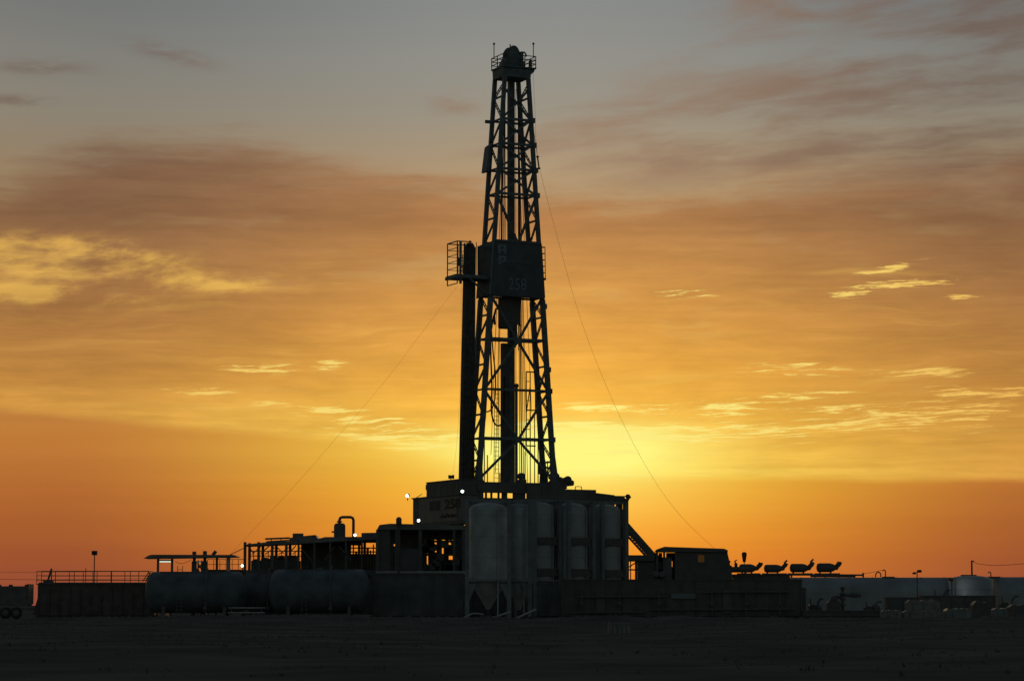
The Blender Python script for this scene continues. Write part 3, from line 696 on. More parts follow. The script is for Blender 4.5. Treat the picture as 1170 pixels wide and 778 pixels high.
# ---- V-door slide and stair at the right end
Yv = 261.0
vd = thing('pipe_slide', 'steep dark pipe slide leaning from the drill floor down to the right', 'pipe slide', (xx(716, Yv), Yv, 0))
def vl(px, py, y=0): p = pt(px, py, Yv + y); return Vector((p.x - xx(716, Yv), y, p.z))
for y in (-1.0, 1.0): MB().bar(vl(712, 597, y), vl(750, 640, y), .75, .2).build('side_beam', 'dark', vd)
MB().bar(vl(712, 599, 0), vl(750, 642, 0), .2, 1.9).build('slide_plate', 'dark', vd)
st = thing('steel_stair', 'narrow open steel stair with sky between its treads, under the pipe slide', 'stair', (xx(716, Yv), Yv - 2.2, 0))
for y in (0, .9): MB().bar(vl(712, 608.5, y), vl(738, 637, y), .22, .12).build('stringer', 'dark', st)
for i in range(10):
    p = vl(714, 609.2).lerp(vl(738, 635), i / 9); p.y = .45; q = vl(717, 606.5).lerp(vl(741, 633), i / 9)
    MB().bar((p.x - .05, 0, p.z), (p.x + .02, .9, p.z), .09, .35).build('tread', 'dark', st)
    if i % 3 == 0: MB().tube([(p.x, 0, p.z), (p.x, 0, p.z + .95)], .025, 5).build('rail_post', 'dark', st)
MB().tube([vl(713, 601.5), vl(739, 629)], .03, 5).build('handrail', 'dark', st)
cw = thing('catwalk', 'raised dark catwalk landing at the foot of the pipe slide', 'catwalk', (xx(735, Yv), Yv, 0))
z1 = zz(634.5, Yv)
MB().box(xx(714, Yv) - xx(735, Yv), xx(752, Yv) - xx(735, Yv), -2.6, 2.6, z1 - .55, z1).build('deck', 'dark', cw)
MB().box(xx(727, Yv) - xx(735, Yv), xx(752, Yv) - xx(735, Yv), -2.2, 2.2, 2, z1 - .55).build('machine_box', 'black', cw)
for px in (716, 719, 725): MB().bar((xx(px, Yv) - xx(735, Yv), -2, 0), (xx(px, Yv) - xx(735, Yv), -2, z1 - .5), .2 if px != 719 else .1).build('leg', 'dark', cw)
MB().bar((xx(714, Yv) - xx(735, Yv), -2, zz(651, Yv)), (xx(728, Yv) - xx(735, Yv), -2, zz(651, Yv)), .14).build('cross_beam', 'dark', cw)
MB().bar((xx(717, Yv) - xx(735, Yv), -2, zz(648, Yv)), (xx(726, Yv) - xx(735, Yv), -2, zz(642, Yv)), .12).build('brace', 'dark', cw)
# thin service pipe in front of the silos' right edge

# ------------------------------------------------------------------ bulk silos in front of the rig
def silo(label, px, py0, pyc, pyt, rpx, Yd, rot, m, bands=()):
    t = thing('bulk_silo', label, 'silo', (xx(px, Yd), Yd, 0), R(rot), 'white upright bulk silos in front of the rig')
    r = rpx * Yd / F; zt_, zc_, zk = zz(py0, Yd), zz(pyc, Yd), zz(pyt, Yd)
    dome = [(r * cos(a * pi / 16), zt_ - .38 * r + .38 * r * sin(a * pi / 16)) for a in range(0, 8)]
    MB().lathe([(r, zc_ + .15)] + dome + [(.05, zt_)], n=40).build('shell', m, t)
    MB().lathe([(.18, zk), (.22, zk + .1), (r, zc_ + .14)], n=40).build('cone', m, t)
    for k in range(4):
        zw = zc_ + .3 + (zt_ - zc_ - 1.4) * k / 3
        MB().lathe([(r, zw - .03), (r + .022, zw - .02), (r + .022, zw + .02), (r, zw + .03)], n=40).build('weld_seam', m, t)
    a = r * (1.08 if m == 'silo' else 1.0)
    for sx in (-1, 1):
        for sy in (-1, 1):
            MB().box(sx * a - .17, sx * a + .17, sy * a - .17, sy * a + .17, 0, zt_ + .22).build('frame_post', 'frame', t)
            MB().prism_y([(sx * (a - .17), zc_ - .2), (sx * (a - .17), zc_ - 1.7), (sx * (a - .75), zc_ - .2)][::sx], sy * a - .05, sy * a + .05).build('leg_gusset', 'frame', t)
            MB().box(sx * a - .35, sx * a + .35, sy * a - .35, sy * a + .35, 0, .06).build('foot_plate', 'frame', t)
    for z in (zt_ + .12, zc_ + .05):
        for s_ in (-1, 1):
            MB().box(-a + .17, a - .17, s_ * a - .1, s_ * a + .1, z - .1, z + .1).build('frame_beam', 'frame', t)
            MB().box(s_ * a - .1, s_ * a + .1, -a + .17, a - .17, z - .1, z + .1).build('frame_beam', 'frame', t)
    for py in bands:
        z = zz(py, Yd)
        for z_ in (z + .28, z - .3):
            MB().box(-a + .17, a - .17, -a - .07, -a + .07, z_ - .05, z_ + .05).build('band_beam', 'dark', t)
        MB().box(-a + .35, a - .35, -a - .04, -a + .03, z - .22, z + .2).build('name_plate', 'dark', t)
        for i in range(int((2 * a - 1.2) / .42)): MB().box(-a + .6 + i * .42, -a + .6 + i * .42 + (.2 if i % 2 else .3), -a - .05, -a - .04, z - .12, z + .1).build('plate_mark', 'clad', t)
    MB().tube([(r * .5, -a * 1.0, .4), (r * .52, -a * .98, zc_), (r * .5, -r * .95, zc_ + .6), (r * .5, -r * .95, zt_ - .6)], .06, 6).build('fill_pipe', m, t)
    ladder(t, (-r * .75, r * .9, .4), (-r * .75, r * .9, zt_ + .5), .45, (1, 0, 0), .4, .03)
    o_ = MB(); o_.tube([(.0, 0, zt_ - .03), (0, 0, zt_ + .14)], .28, 12); o_.build('manhole', m, t)
    o_ = MB(); o_.tube([(0, 0, zk), (0, 0, .35), (.3, -.6, .2), (1.2, -1.3, .15)], .1, 7); o_.build('outlet_pipe', 'pipe', t)
    return t
silo('large pale bulk silo at the left end of the silo row', 558, 574, 664, 696, 22, 222, 0, 'silo')
silo('narrow pale bulk silo squeezed in beside the large left one', 592.5, 575, 664, 697, 11.8, 225, 0, 'silo')
silo('grey banded bulk silo just right of the narrow pale one', 615, 573.5, 664, 698, 17.5, 239, 34, 'silo2', (618, 653.5))
silo('grey banded bulk silo in the middle of the three grey ones', 652, 574.5, 664, 698, 18, 240, 38, 'silo2', (618.5, 654))
silo('rightmost grey banded bulk silo, beside the corner lamp post', 690, 576, 664, 698, 17.5, 243, 38, 'silo2', (619.5, 655))
for i, (a, b, h_) in enumerate(((527, 552, .5), (556, 583, .35), (586, 612, .45))):
    Yd = 212 - i * 1.5
    wire('ground_pipe', ['crooked pale pipe lying at the foot of the large left silo', 'low pale pipe lying on the ground between the two front silos', 'short pale pipe lying under the second silo'][i],
         [pt(a, 708, Yd), Vector((xx((a + b) / 2, Yd), Yd + 1, h_)), pt(b, 702 - 3 * i, Yd + 3)], .09, 'pipe', 'pipes lying at the silo feet', 6, 'pale')

# ------------------------------------------------------------------ long low tanks in the front row
def skid_tank(name, label, px0, px1, py0, Yd, depth, m, ribs=True, cat='mud tank', group='low dark skid tanks in front', ribstep=1.25, rail=False, z0=.25):
    x0, x1 = xx(px0, Yd), xx(px1, Yd); L = x1 - x0; z1 = zz(py0, Yd)
    t = thing(name, label, cat, (x0, Yd, 0), 0, group)
    MB().box(0, L, 0, depth, z0, z1 - .1).build('tank_body', m, t)
    MB().box(-.06, L + .06, -.08, depth + .06, z1 - .1, z1).build('top_rim', m, t)
    for y in (.15, depth - .35): MB().box(-.2, L + .2, y, y + .2, 0, z0).build('skid_beam', 'dark', t)
    if ribs:
        n = max(2, int(L / ribstep))
        for i in range(n + 1):
            x = .08 + (L - .16) * i / n
            MB().prism_x([(0, z0), (-.12, z0), (-.09, z1 - .12), (0, z1 - .12)], x - .06, x + .06).build('rib', m, t)
    return t, L, z1
mt, L, z1 = skid_tank('mud_tank', 'long dark tank with a small pale sign, running low beneath the cabin and silos', 641, 915, 661.5, 229, 2.4, 'black')
s_ = MB().box(xx(766, 229) - xx(641, 229), xx(793.5, 229) - xx(641, 229), -.18, -.125, zz(683.5, 229), zz(677.8, 229)).build('sign_board', 'frame', mt)
o_ = MB()
for i, w in enumerate((.14, .1, .16, .12, .1, .15)):
    x = xx(767.5, 229) - xx(641, 229) + i * .31; MB().box(x, x + w, -.19, -.18, zz(681.5, 229), zz(679.6, 229)).build('sign_mark', 'faint', s_)
for k, (a, b, z_) in enumerate(((648, 735, .55), (742, 905, .8), (660, 760, 1.9), (800, 900, 2.3))):
    MB().tube([(xx(a, 229) - xx(641, 229), -.35, z_), (xx(b, 229) - xx(641, 229), -.35, z_ + .04)], .08, 7).build('front_pipe', 'dark', mt)
for px in (664, 707, 752, 812, 851, 889):
    x = xx(px, 229) - xx(641, 229)
    MB().tube([(x, -.35, .3), (x, -.35, 2.2), (x, -.1, 2.5)], .07, 7).build('riser', 'dark', mt)
    MB().lathe([(.04, -.03), (.19, -.03), (.19, .03), (.04, .03)], (x, -.5, 1.3), 12, 'y').build('hand_wheel', 'dark', mt)
for px, h_ in ((686, 1.9), (830, 2.0)):
    x = xx(px, 229) - xx(641, 229)
    d_ = MB().box(x - .4, x + .4, -.17, -.12, .5, .5 + h_).build('hatch_door', 'clad', mt)
    MB().box(x + .22, x + .32, -.21, -.17, 1.3, 1.42).build('handle', 'dark', d_)
mt2, L2, z2 = skid_tank('mud_tank', 'low dark tank tucked between the second silo and the long tank', 606, 640, 666, 237, 2.4, 'tank2')
skid_tank('mud_tank', 'dark tank standing behind the two front silos', 529, 652, 652, 248, 2.4, 'dark')
for px in (655, 672, 700, 716):
    x = xx(px, 229) - xx(641, 229); MB().tube([(x, .4, z1), (x, .4, z1 + .35)], .06, 6).build('vent_pipe', 'dark', mt)

# ------------------------------------------------------------------ pump house left of the silos
Yp = 246.0; pxo = 481
ph = thing('pump_house', 'dark open-sided pump house with a flat roof, orange light showing through its bays', 'pump house', (xx(pxo, Yp), Yp, 0))
def X_(px, Yd=Yp, o=pxo): return xx(px, Yd) - xx(o, Yd)
zr, zfl = zz(599.5, Yp), zz(652, Yp)
MB().prism_y([(X_(431), zr - .45), (X_(532), zr - .45), (X_(532), zr - .05), (X_(446), zr + .12), (X_(434), zr)], -.3, 4.2).build('roof', 'roof', ph)
MB().box(X_(430), X_(532), -.35, 4.2, zfl - .35, zfl).build('floor_frame', 'pale', ph)
MB().box(X_(431), X_(532), -.1, 4.0, .3, zfl - .35).build('base_tank', 'dark', ph)
for px, w in ((432, .16), (453, .1), (480.5, .16), (519, .12), (530, .16)):
    for y in (-.1, 3.9):
        MB().box(X_(px) - w, X_(px) + w, y - .1, y + .1, zfl, zr - .45).build('post', 'dark', ph)
for a, b, c, d in ((432, 448.3, 601, 655), (453.5, 480, 601, 655), (448, 453, 601, 621.5), (448, 453, 623.5, 655), (481, 519, 601, 616.5), (508.5, 518.5, 622, 634), (481, 484.5, 616, 655), (488, 496, 621, 655), (496, 531, 639, 655), (520, 531, 601, 655), (484, 531, 645, 655), (507.5, 512, 616, 640)):
    MB().box(X_(a), X_(b), 3.6, 3.7, zz(d, Yp + 3.6), zz(c, Yp + 3.6)).build('back_panel', 'dark', ph)
MB().box(X_(432), X_(446), -.05, .05, zz(651, Yp), zz(603, Yp)).build('side_panel', 'black', ph)
MB().box(X_(456), X_(480), .1, .2, zz(651, Yp), zz(627, Yp)).build('front_panel', 'clad', ph)
random.seed(11)
for i in range(34):                                     # pipework and pumps inside, dark against the sky
    px = random.uniform(482, 522); py = random.uniform(616, 645)
    if i % 2: MB().tube([(X_(px), 2 + i * .05, zz(652, Yp)), (X_(px), 2 + i * .05, zz(py - 14, Yp))], random.uniform(.07, .16), 7).build('pipe', 'black', ph)
    elif not (496 < px < 507 and 617 < py < 634): MB().rbox(X_(px) - .35, X_(px) + .35, 1.6, 2.4, zz(py + 6, Yp), zz(py - 2, Yp), .12).build('pump', 'black', ph)
for px in (500.6, 503.8): MB().tube([(X_(px), 2.6, zfl), (X_(px), 2.6, zz(610, Yp))], .055, 6).build('pipe', 'black', ph)
for py in (617.6, 622.5, 633): MB().tube([(X_(482), 2.5, zz(py, Yp)), (X_(522), 2.5, zz(py, Yp))], .12, 6).build('pipe', 'black', ph)
# exhaust stack in front of the house
t = thing('exhaust_stack', 'short rusty capped exhaust stack rising past the pump house roof', 'exhaust stack', (xx(456, Yp - 1), Yp - 1, 0))
MB().tube([(0, 0, 0), (0, 0, zz(594, Yp - 1))], .14, 10).build('pipe', 'rust', t)
MB().lathe([(.16, -.5), (.26, -.4), (.26, .1), (.18, .25), (.02, .3)], (0, 0, zz(594, Yp - 1)), 12).build('cap', 'rust', t)
MB().tube([(-.25, 0, zz(599, Yp - 1)), (-.25, 0, zz(592.5, Yp - 1))], .02, 5).build('side_rod', 'dark', t)
MB().bar((-.25, 0, zz(598, Yp - 1)), (0, 0, zz(598, Yp - 1)), .04).build('clip', 'dark', t)

# ------------------------------------------------------------------ shale shaker structure
Ye = 250.0; exo = 350
sh = thing('shaker_shed', 'long dark shaker shed on posts with a braced open end and sagging sheet roof', 'shed', (xx(exo, Ye), Ye, 0))
E_ = lambda px: xx(px, Ye) - xx(exo, Ye)
ez = lambda py: zz(py, Ye)
zdk = ez(651)
MB().box(E_(276), E_(432), -.2, 4.5, zdk - .5, zdk).build('deck', 'dark', sh)
MB().box(E_(277), E_(432), .2, 4.2, .3, zdk - .5).build('base_tank', 'dark', sh)
MB().prism_y([(E_(279), ez(623.5)), (E_(342), ez(621)), (E_(342), ez(618)), (E_(303), ez(619.5)), (E_(280), ez(622))], -.3, 4.4).build('roof_sheet', 'roof', sh)
MB().prism_y([(E_(341), ez(621)), (E_(431), ez(616)), (E_(431), ez(613)), (E_(372), ez(613.3)), (E_(362), ez(616)), (E_(341), ez(618))], -.3, 4.4).build('roof_sheet', 'roof', sh)
MB().prism_y([(E_(331), ez(618)), (E_(364), ez(616)), (E_(360.5), ez(610.6)), (E_(348), ez(611.8)), (E_(331), ez(614))], .5, 4.0).build('upper_roof', 'roof', sh)
MB().prism_y([(E_(413), ez(613)), (E_(432), ez(613)), (E_(432), ez(608)), (E_(413), ez(608.4))], .5, 4.0).build('upper_roof', 'roof', sh)
MB().lathe([(.05, -.5), (.3, -.5), (.3, .5), (.05, .5)], (E_(340), 1.2, ez(612.3)), 12, 'x').build('roof_pulley', 'dark', sh)
MB().tube([(E_(303), .6, ez(615.3)), (E_(331), .6, ez(614.2))], .09, 7).build('roof_pipe', 'dark', sh)
for px in (310, 321): MB().tube([(E_(px), .6, ez(619)), (E_(px), .6, ez(614))], .05, 6).build('pipe_stand', 'dark', sh)
MB().bar((E_(304), .7, ez(618.7)), (E_(332), .7, ez(616.9)), .16).build('roof_pipe', 'dark', sh)
for px in (281, 296.5, 312, 328, 342, 360, 378, 396, 414, 431):
    w = .13 if px < 340 else .1
    for y in (-.1, 4.2): MB().box(E_(px) - w, E_(px) + w, y - .1, y + .1, 0 if px in (281, 312, 342, 396, 431) else zdk, ez(619 if px < 342 else 616)).build('post', 'dark' if px < 340 else 'clad', sh)
for a, b in ((284, 291), (299, 309), (315, 325), (331, 339)):
    k = 1 if a in (284, 315) else -1
    p, q = (a, b) if k > 0 else (b, a)
    MB().bar((E_(p), -.1, ez(623)), (E_(q), -.1, ez(632)), .1).build('knee_brace', 'dark', sh)
    MB().bar((E_(b + 3), 4.2, ez(623)), (E_(a), 4.2, ez(632)), .08).build('knee_brace', 'dark', sh)
for a, b, u, d in ((345, 357, 626, 640), (383, 372, 624, 640), (388, 402, 624, 640)):
    MB().bar((E_(a), -.15, ez(u)), (E_(b), -.15, ez(d)), .1).build('front_brace', 'clad', sh)
# dark sheeting and machines behind the posts
for a, b, c, d in ((341, 399, 616, 651), (399, 431, 632.5, 651), (399, 412, 616, 623), (429, 431, 616, 651), (399, 431, 615, 620)):
    MB().box(E_(a), E_(b), 3.7, 3.8, zz(d, Ye + 3.7), zz(c, Ye + 3.7)).build('back_panel', 'dark', sh)
random.seed(5)
for i in range(14):
    px = 292 + i * 3.6 + random.uniform(-1, 1); h_ = random.uniform(633, 640)
    MB().rbox(E_(px) - .35, E_(px) + .3, 1.2 + (i % 3) * .6, 2.2 + (i % 3) * .6, zdk, ez(h_), .12).build('machine', 'black', sh)
for i in range(9):
    px = 402 + i * 3.3; MB().tube([(E_(px), 3.2, zdk), (E_(px), 3.2, ez(random.uniform(616, 629)))], random.uniform(.06, .14), 6).build('pipe', 'black', sh)
for py in (625, 629.5): MB().tube([(E_(399), 3.1, ez(py)), (E_(431), 3.1, ez(py))], .07, 6).build('pipe', 'black', sh)
MB().box(E_(287), E_(341), .8, 3.6, zdk, ez(640)).build('shaker_bed', 'black', sh)
for py in (634, 628.5): MB().tube([(E_(281), 4.0, ez(py)), (E_(342), 4.0, ez(py))], .05, 6).build('handrail', 'dark', sh)
for px in (286, 303, 318.5, 334): MB().tube([(E_(px), 4.0, zdk), (E_(px), 4.0, ez(628))], .045, 6).build('rail_post', 'dark', sh)
# degasser vessel and gooseneck
t = thing('degasser', 'upright dark vessel with a tall inverted U pipe on the shaker shed roof', 'vessel', (xx(388.5, Ye + 1), Ye + 1, ez(613)))
v_ = lambda px, py: Vector((xx(px, Ye + 1) - xx(388.5, Ye + 1), 0, zz(py, Ye + 1) - ez(613)))
r = 6.6 * Ye / F
MB().lathe([(r, -.1), (r, v_(0, 601).z), (r * .93, v_(0, 599).z), (r * .7, v_(0, 597.8).z), (.1, v_(0, 597.2).z)], (0, 0, 0), 20).build('vessel', 'dark', t)
MB().tube([v_(388.2, 597.5), v_(388.2, 594), v_(389.2, 591.4), v_(391.5, 590.6), v_(401, 590.6), v_(403.2, 591.6), v_(404.2, 594), v_(404.2, 613)], .14, 10).build('gooseneck_pipe', 'dark', t)
MB().lathe([(.16, -.08), (.25, -.06), (.25, .06), (.16, .08)], v_(388.2, 595.8), 12).build('flange', 'dark', t)
MB().tube([v_(382, 607.5), v_(379.4, 607.5)], .09, 6).build('nozzle', 'dark', t)

# ------------------------------------------------------------------ horizontal tanks, left
def htank(label, px0, px1, py0, py1, Yd, m):
    x0, x1 = xx(px0, Yd), xx(px1, Yd); zt_, zb = zz(py0, Yd), max(.5, zz(py1, Yd)); r = (zt_ - zb) / 2; L = x1 - x0
    t = thing('horizontal_tank', label, 'tank', (x0, Yd, 0), 0, 'horizontal round tanks left of the rig')
    c = (0, 0, zb + r); prof = [(r * sin(a * pi / 12), r * .42 * (1 - cos(a * pi / 12))) for a in range(1, 7)]
    prof = prof + [(q, L - h_) for q, h_ in prof[::-1]]
    MB().lathe(prof, c, 40, 'x').build('shell', m, t)
    for k in range(1, 5):
        xw = r * .42 + (L - r * .84) * k / 5
        MB().lathe([(r, -.04), (r + .018, -.03), (r + .018, .03), (r, .04)], (xw, 0, zb + r), 40, 'x').build('weld_seam', m, t)
    for f_ in (.2, .8):
        MB().prism_x([(-r * .8, 0), (r * .8, 0), (r * .7, zb + r * .45), (-r * .7, zb + r * .45)], L * f_ - .15, L * f_ + .15).build('saddle', 'dark', t)
    MB().tube([(L * .5, 0, zt_ - .05), (L * .5, 0, zt_ + .18)], .3, 14).build('manhole', m, t)
    MB().bar((L * .15, -r * .3, zt_ - .02), (L * .85, -r * .3, zt_ - .02), .08).build('walk_plate', 'dark', t)
    ladder(t, (L * .36, -r - .12, .1), (L * .36, -r * .75, zt_ + .5), .45, (1, 0, 0), .32, .03)
    MB().tube([(L * .62, -r * .2, zt_ + .25), (L * .62, -r * .75, zt_), (L * .62, -r - .1, zb + r), (L * .62, -r - .1, .2)], .07, 7).build('drop_pipe', 'dark', t)
    MB().lathe([(.04, -.04), (.2, -.04), (.2, .04), (.04, .04)], (L * .62, -r - .25, .9), 12, 'y').build('hand_wheel', 'dark', t)
    return t
htank('pale blue-grey horizontal tank with rounded end below the flat canopy', 168, 283, 653, 700, 238, 'tank')
htank('smaller horizontal tank set back between the two longer round tanks', 276, 330, 652.5, 700, 243, 'tank2')
htank('long blue-grey horizontal tank below the shaker shed', 309, 424, 650.5, 700, 236, 'tank')
skid_tank('mud_tank', 'dark flat-topped tank with a pale rim below the pump house', 426, 529, 654.5, 238, 2.6, 'tank2', True, ribstep=2.2)
# a low pale pipe rack in front of the tanks
t = thing('pipe_rack', 'low pale pipe rack on the ground before the horizontal tanks', 'pipe rack', (xx(283, 226), 226, 0))
for k, z in enumerate((.55, .95)): MB().tube([(xx(262, 226) - xx(283, 226), k * .3, z), (xx(304, 226) - xx(283, 226), k * .3, z)], .07, 7).build('pipe', 'pale', t)
for px in (266, 283, 300): MB().bar((xx(px, 226) - xx(283, 226), .15, 0), (xx(px, 226) - xx(283, 226), .15, 1.0), .1).build('stand', 'dark', t)

# ------------------------------------------------------------------ canopy over the left tanks
Yc = 243.5; co = 220
cn = thing('canopy', 'flat dark canopy on thin posts with a lit tube lamp, over the left tanks', 'canopy', (xx(co, Yc), Yc, 0))
c_ = lambda px: xx(px, Yc) - xx(co, Yc)
cz = lambda py: zz(py, Yc)
MB().prism_y([(c_(168.5), cz(638.2)), (c_(274), cz(636.6)), (c_(270), cz(634)), (c_(177), cz(633.8)), (c_(173), cz(635.2))], -1.8, 1.8).build('roof', 'roof', cn)
for px, w, b in ((182, .1, 655), (198, .1, 655), (264, .16, 690), (249, .1, 652)):
    MB().box(c_(px) - w, c_(px) + w, -1.5 if px == 264 else -.1, -1.3 if px == 264 else .1, 0, cz(637)).build('post', 'pale' if px == 264 else 'dark', cn)
fx = MB().box(c_(183.5), c_(197), -.05, .1, cz(642.3), cz(639.4)).build('lamp_housing', 'dark', cn)
MB().box(c_(183.8), c_(196.6), -.1, -.055, cz(642), cz(640.9)).build('lamp_tube', 'tubel', fx)
fx = MB().box(c_(222), c_(234), -.05, .1, cz(642.8), cz(640.8)).build('lamp_housing', 'dark', cn)
MB().box(c_(222.4), c_(233.4), -.1, -.055, cz(642.4), cz(641.5)).build('lamp_tube', 'tubed', fx)
wire('loose_cable', 'slack thin cable drooping under the canopy roof', [pt(200, 641, 243), pt(206, 643.5, 243), pt(213, 642, 243), pt(219, 639, 243)], .02, 'cable')
for k, (px, top, lab) in enumerate(((223.2, 629.8, 'square-topped dark stack at the left of the pair through the canopy roof'), (235.3, 629.2, 'square-topped dark stack at the right of the pair through the canopy roof'))):
    t = thing('vent_stack', lab, 'stack', (xx(px, 242.6), 242.6, 0), 0, 'vent stacks through the canopy')
    MB().box(-.13, .13, -.13, .13, 0, zz(top + 4, 242.6)).build('shaft', 'dark', t)
    MB().rbox(-.17, .17, -.17, .17, zz(top + 5, 242.6), zz(top, 242.6), .03).build('cap', 'black', t)
    MB().rbox(-.22, .22, -.2, .2, 0, zz(641, 242.6), .03).build('casing', 'black', t)
t = thing('tilted_lamp', 'small dark lamp head tilted on top of the canopy', 'lamp', pt(244.5, 635.5, 243.2))
MB().tube([(-.05, 0, 0), (.02, 0, .2)], .05, 6).build('stem', 'black', t)
MB().tube([(-.12, 0, .12), (.18, 0, .5)], .16, 10).build('head', 'black', t)
for a, b in ((227, 231), (231, 228)):
    pass
t = thing('pipe_manifold', 'small dark crossed pipes and valves between the two vent stacks', 'valve manifold', (xx(229.5, 242.9), 242.9, 0))
for a, b in ((225, 233), (233, 227)): MB().tube([(xx(a, 242.9) - xx(229.5, 242.9), 0, zz(652, 242.9)), (xx(b, 242.9) - xx(229.5, 242.9), 0, zz(643, 242.9))], .07, 6).build('pipe', 'black', t)
for px in (227.5, 231.5): MB().tube([(xx(px, 242.9) - xx(229.5, 242.9), .1, 0), (xx(px, 242.9) - xx(229.5, 242.9), .1, zz(640, 242.9))], .06, 6).build('riser', 'black', t)
# railed walkway linking canopy and shed
Yw_ = 246.0
wk = thing('walkway', 'dark railed walkway between the canopy and the shaker shed', 'walkway', (xx(258, Yw_), Yw_, 0))
w_ = lambda px: xx(px, Yw_) - xx(258, Yw_)
zw = zz(650.5, Yw_)
MB().box(w_(238), w_(281), -.5, .5, zw - .35, zw).build('deck', 'dark', wk)
for px in (240, 279): MB().box(w_(px) - .1, w_(px) + .1, -.1, .1, 0, zw - .35).build('leg', 'dark', wk)
railing(wk, [(w_(239), -.45, zw), (w_(281), -.45, zw)], .95, 2, .55, .03, name='rail')
MB().bar((w_(264), -.4, zz(634, Yw_)), (w_(281), -.4, zz(625.5, Yw_)), .07).build('stay', 'dark', wk)

# ------------------------------------------------------------------ ribbed mud tank with railing, far left
Yl = 246.0
rt, L, z1 = skid_tank('mud_tank', 'long rust-red ribbed tank with a railed walkway on top, at far left', 45.5, 178, 666.5, Yl, 2.5, 'rust', True, group='low dark skid tanks in front', ribstep=.95)
MB().prism_y([(0, .3), (-.45, .3), (0, 1.9)], .1, 2.4).build('end_apron', 'rust', rt)
MB().box(.1, L, -.1, 2.5, z1, z1 + .12).build('walkway', 'dark', rt)
l_ = lambda px: xx(px, Yl) - xx(45.5, Yl)
for y in (-.05, 2.4):
    railing(rt, [(l_(44.4), y, z1 - .1), (l_(172), y, z1 - .1)], zz(652.2, Yl) - z1 + .1, 3, 1.75 if y < 0 else 1.37, .034, 'dark', 'guard')
MB().bar((l_(55), .4, z1), (l_(60), .4, zz(649.5, Yl)), .16).build('valve_handle', 'dark', rt)
MB().bar((l_(60), .4, z1), (l_(60), .4, zz(649, Yl)), .09).build('valve_post', 'dark', rt)
MB().rbox(l_(51), l_(62), .2, .8, z1, z1 + .35, .08).build('hatch', 'dark', rt)
MB().bar((l_(97.5), 1.2, z1), (l_(97.5), 1.2, zz(648.5, Yl)), .06).build('vent_pipe', 'dark', rt)
for a, b in ((163, 170), (166, 172)): MB().bar((l_(a), 1, zz(664, Yl)), (l_(b), 1, zz(653, Yl)), .08).build('rail_stay', 'dark', rt)
t = thing('light_pole', 'square lamp head on a thin pole above the railed tank', 'light pole', (xx(109.5, Yl + 1), Yl + 1, z1 + .1))
MB().tube([(0, 0, 0), (0, 0, zz(634, Yl + 1) - z1 - .1)], .05, 7).build('pole', 'dark', t)
MB().rbox(-.25, .25, -.15, .15, zz(634, Yl + 1) - z1 - .1, zz(629, Yl + 1) - z1 - .1, .04).build('lamp_head', 'black', t)
MB().box(-.21, .21, -.17, -.152, zz(633.5, Yl + 1) - z1 - .1, zz(629.5, Yl + 1) - z1 - .1).build('lens', 'pane', t)

# far-left trailer
Ya = 234.0
tr = thing('flatbed_trailer', 'dark boxy trailer cut by the left edge of the picture', 'trailer', (xx(20, Ya), Ya, 0))
a_ = lambda px: xx(px, Ya) - xx(20, Ya)
MB().box(a_(-40), a_(36.5), -1.2, 1.2, zz(692, Ya), zz(669.5, Ya)).build('box_body', 'dark', tr)
for px in (-20, 5, 18, 36): MB().rbox(a_(px) - .2, a_(px) + .12, -1.22, -.9, zz(670, Ya), zz(667.6, Ya), .05).build('lashing_point', 'dark', tr)
MB().box(a_(36.2), a_(38), -1.25, 1.25, zz(690, Ya), zz(667, Ya)).build('end_post', 'dark', tr)
MB().box(a_(-40), a_(41), -1.0, 1.0, .75, .95).build('chassis', 'black', tr)
for px in (-28, -16, 12, 24):
    w = MB().lathe([(.2, -.16), (.5, -.16), (.52, 0), (.5, .16), (.2, .16)], (a_(px), -1.0, .5), 18, 'y').build('wheel', 'hose', tr)
    MB().lathe([(.05, -.17), (.28, -.17), (.28, .17), (.05, .17)], (a_(px), -1.0, .5), 14, 'y').build('rim', 'clad', w)
wire('power_line', 'upper faint power line at the far left horizon', [pt(-40, 652.6, 420), pt(20, 653.4, 420), pt(95, 653, 420), pt(170, 652, 420)], .022, 'power line', 'faint wires at the left')
wire('power_line', 'lower faint power line at the far left horizon', [pt(-40, 660, 420), pt(20, 661.8, 420), pt(95, 661.5, 420), pt(170, 660.5, 420)], .03, 'power line', 'faint wires at the left')

# ------------------------------------------------------------------ cabin right of the silos
Yk = 246.0; ko = 790
cb_ = thing('driller_cabin', 'dark flat cabin with rounded roof edges and an open glazed left end', 'cabin', (xx(ko, Yk), Yk, 0))
k_ = lambda px: xx(px, Yk) - xx(ko, Yk)
kz = lambda py: zz(py, Yk)
MB().prism_y([(k_(748.5), kz(630.5)), (k_(829.5), kz(631)), (k_(829), kz(628.6)), (k_(825), kz(626.9)), (k_(762), kz(624.9)), (k_(758), kz(624.6)), (k_(750), kz(627.3)), (k_(748.6), kz(629.3))], -1.6, 1.6).build('roof', 'dark', cb_)
MB().prism_y([(k_(771), kz(664)), (k_(834), kz(664)), (k_(832), kz(645)), (k_(829), kz(631)), (k_(771), kz(631))], -1.4, -1.3).build('front_wall', 'black', cb_)
MB().prism_y([(k_(770), kz(664)), (k_(834), kz(664)), (k_(832), kz(645)), (k_(829), kz(631)), (k_(770), kz(631))], 1.3, 1.4).build('back_wall', 'black', cb_)
for a, b, c, d in ((748.5, 771, 636, 640.5), (753, 757, 631, 664), (748.5, 766, 650, 664), (766, 771, 647, 664), (757, 763, 638, 652), (761.5, 771, 631, 639.5), (768.6, 771, 640, 647), (748, 750.5, 631, 664)):
    MB().box(k_(a), k_(b), 1.3, 1.4, kz(d), kz(c)).build('back_panel', 'black', cb_)
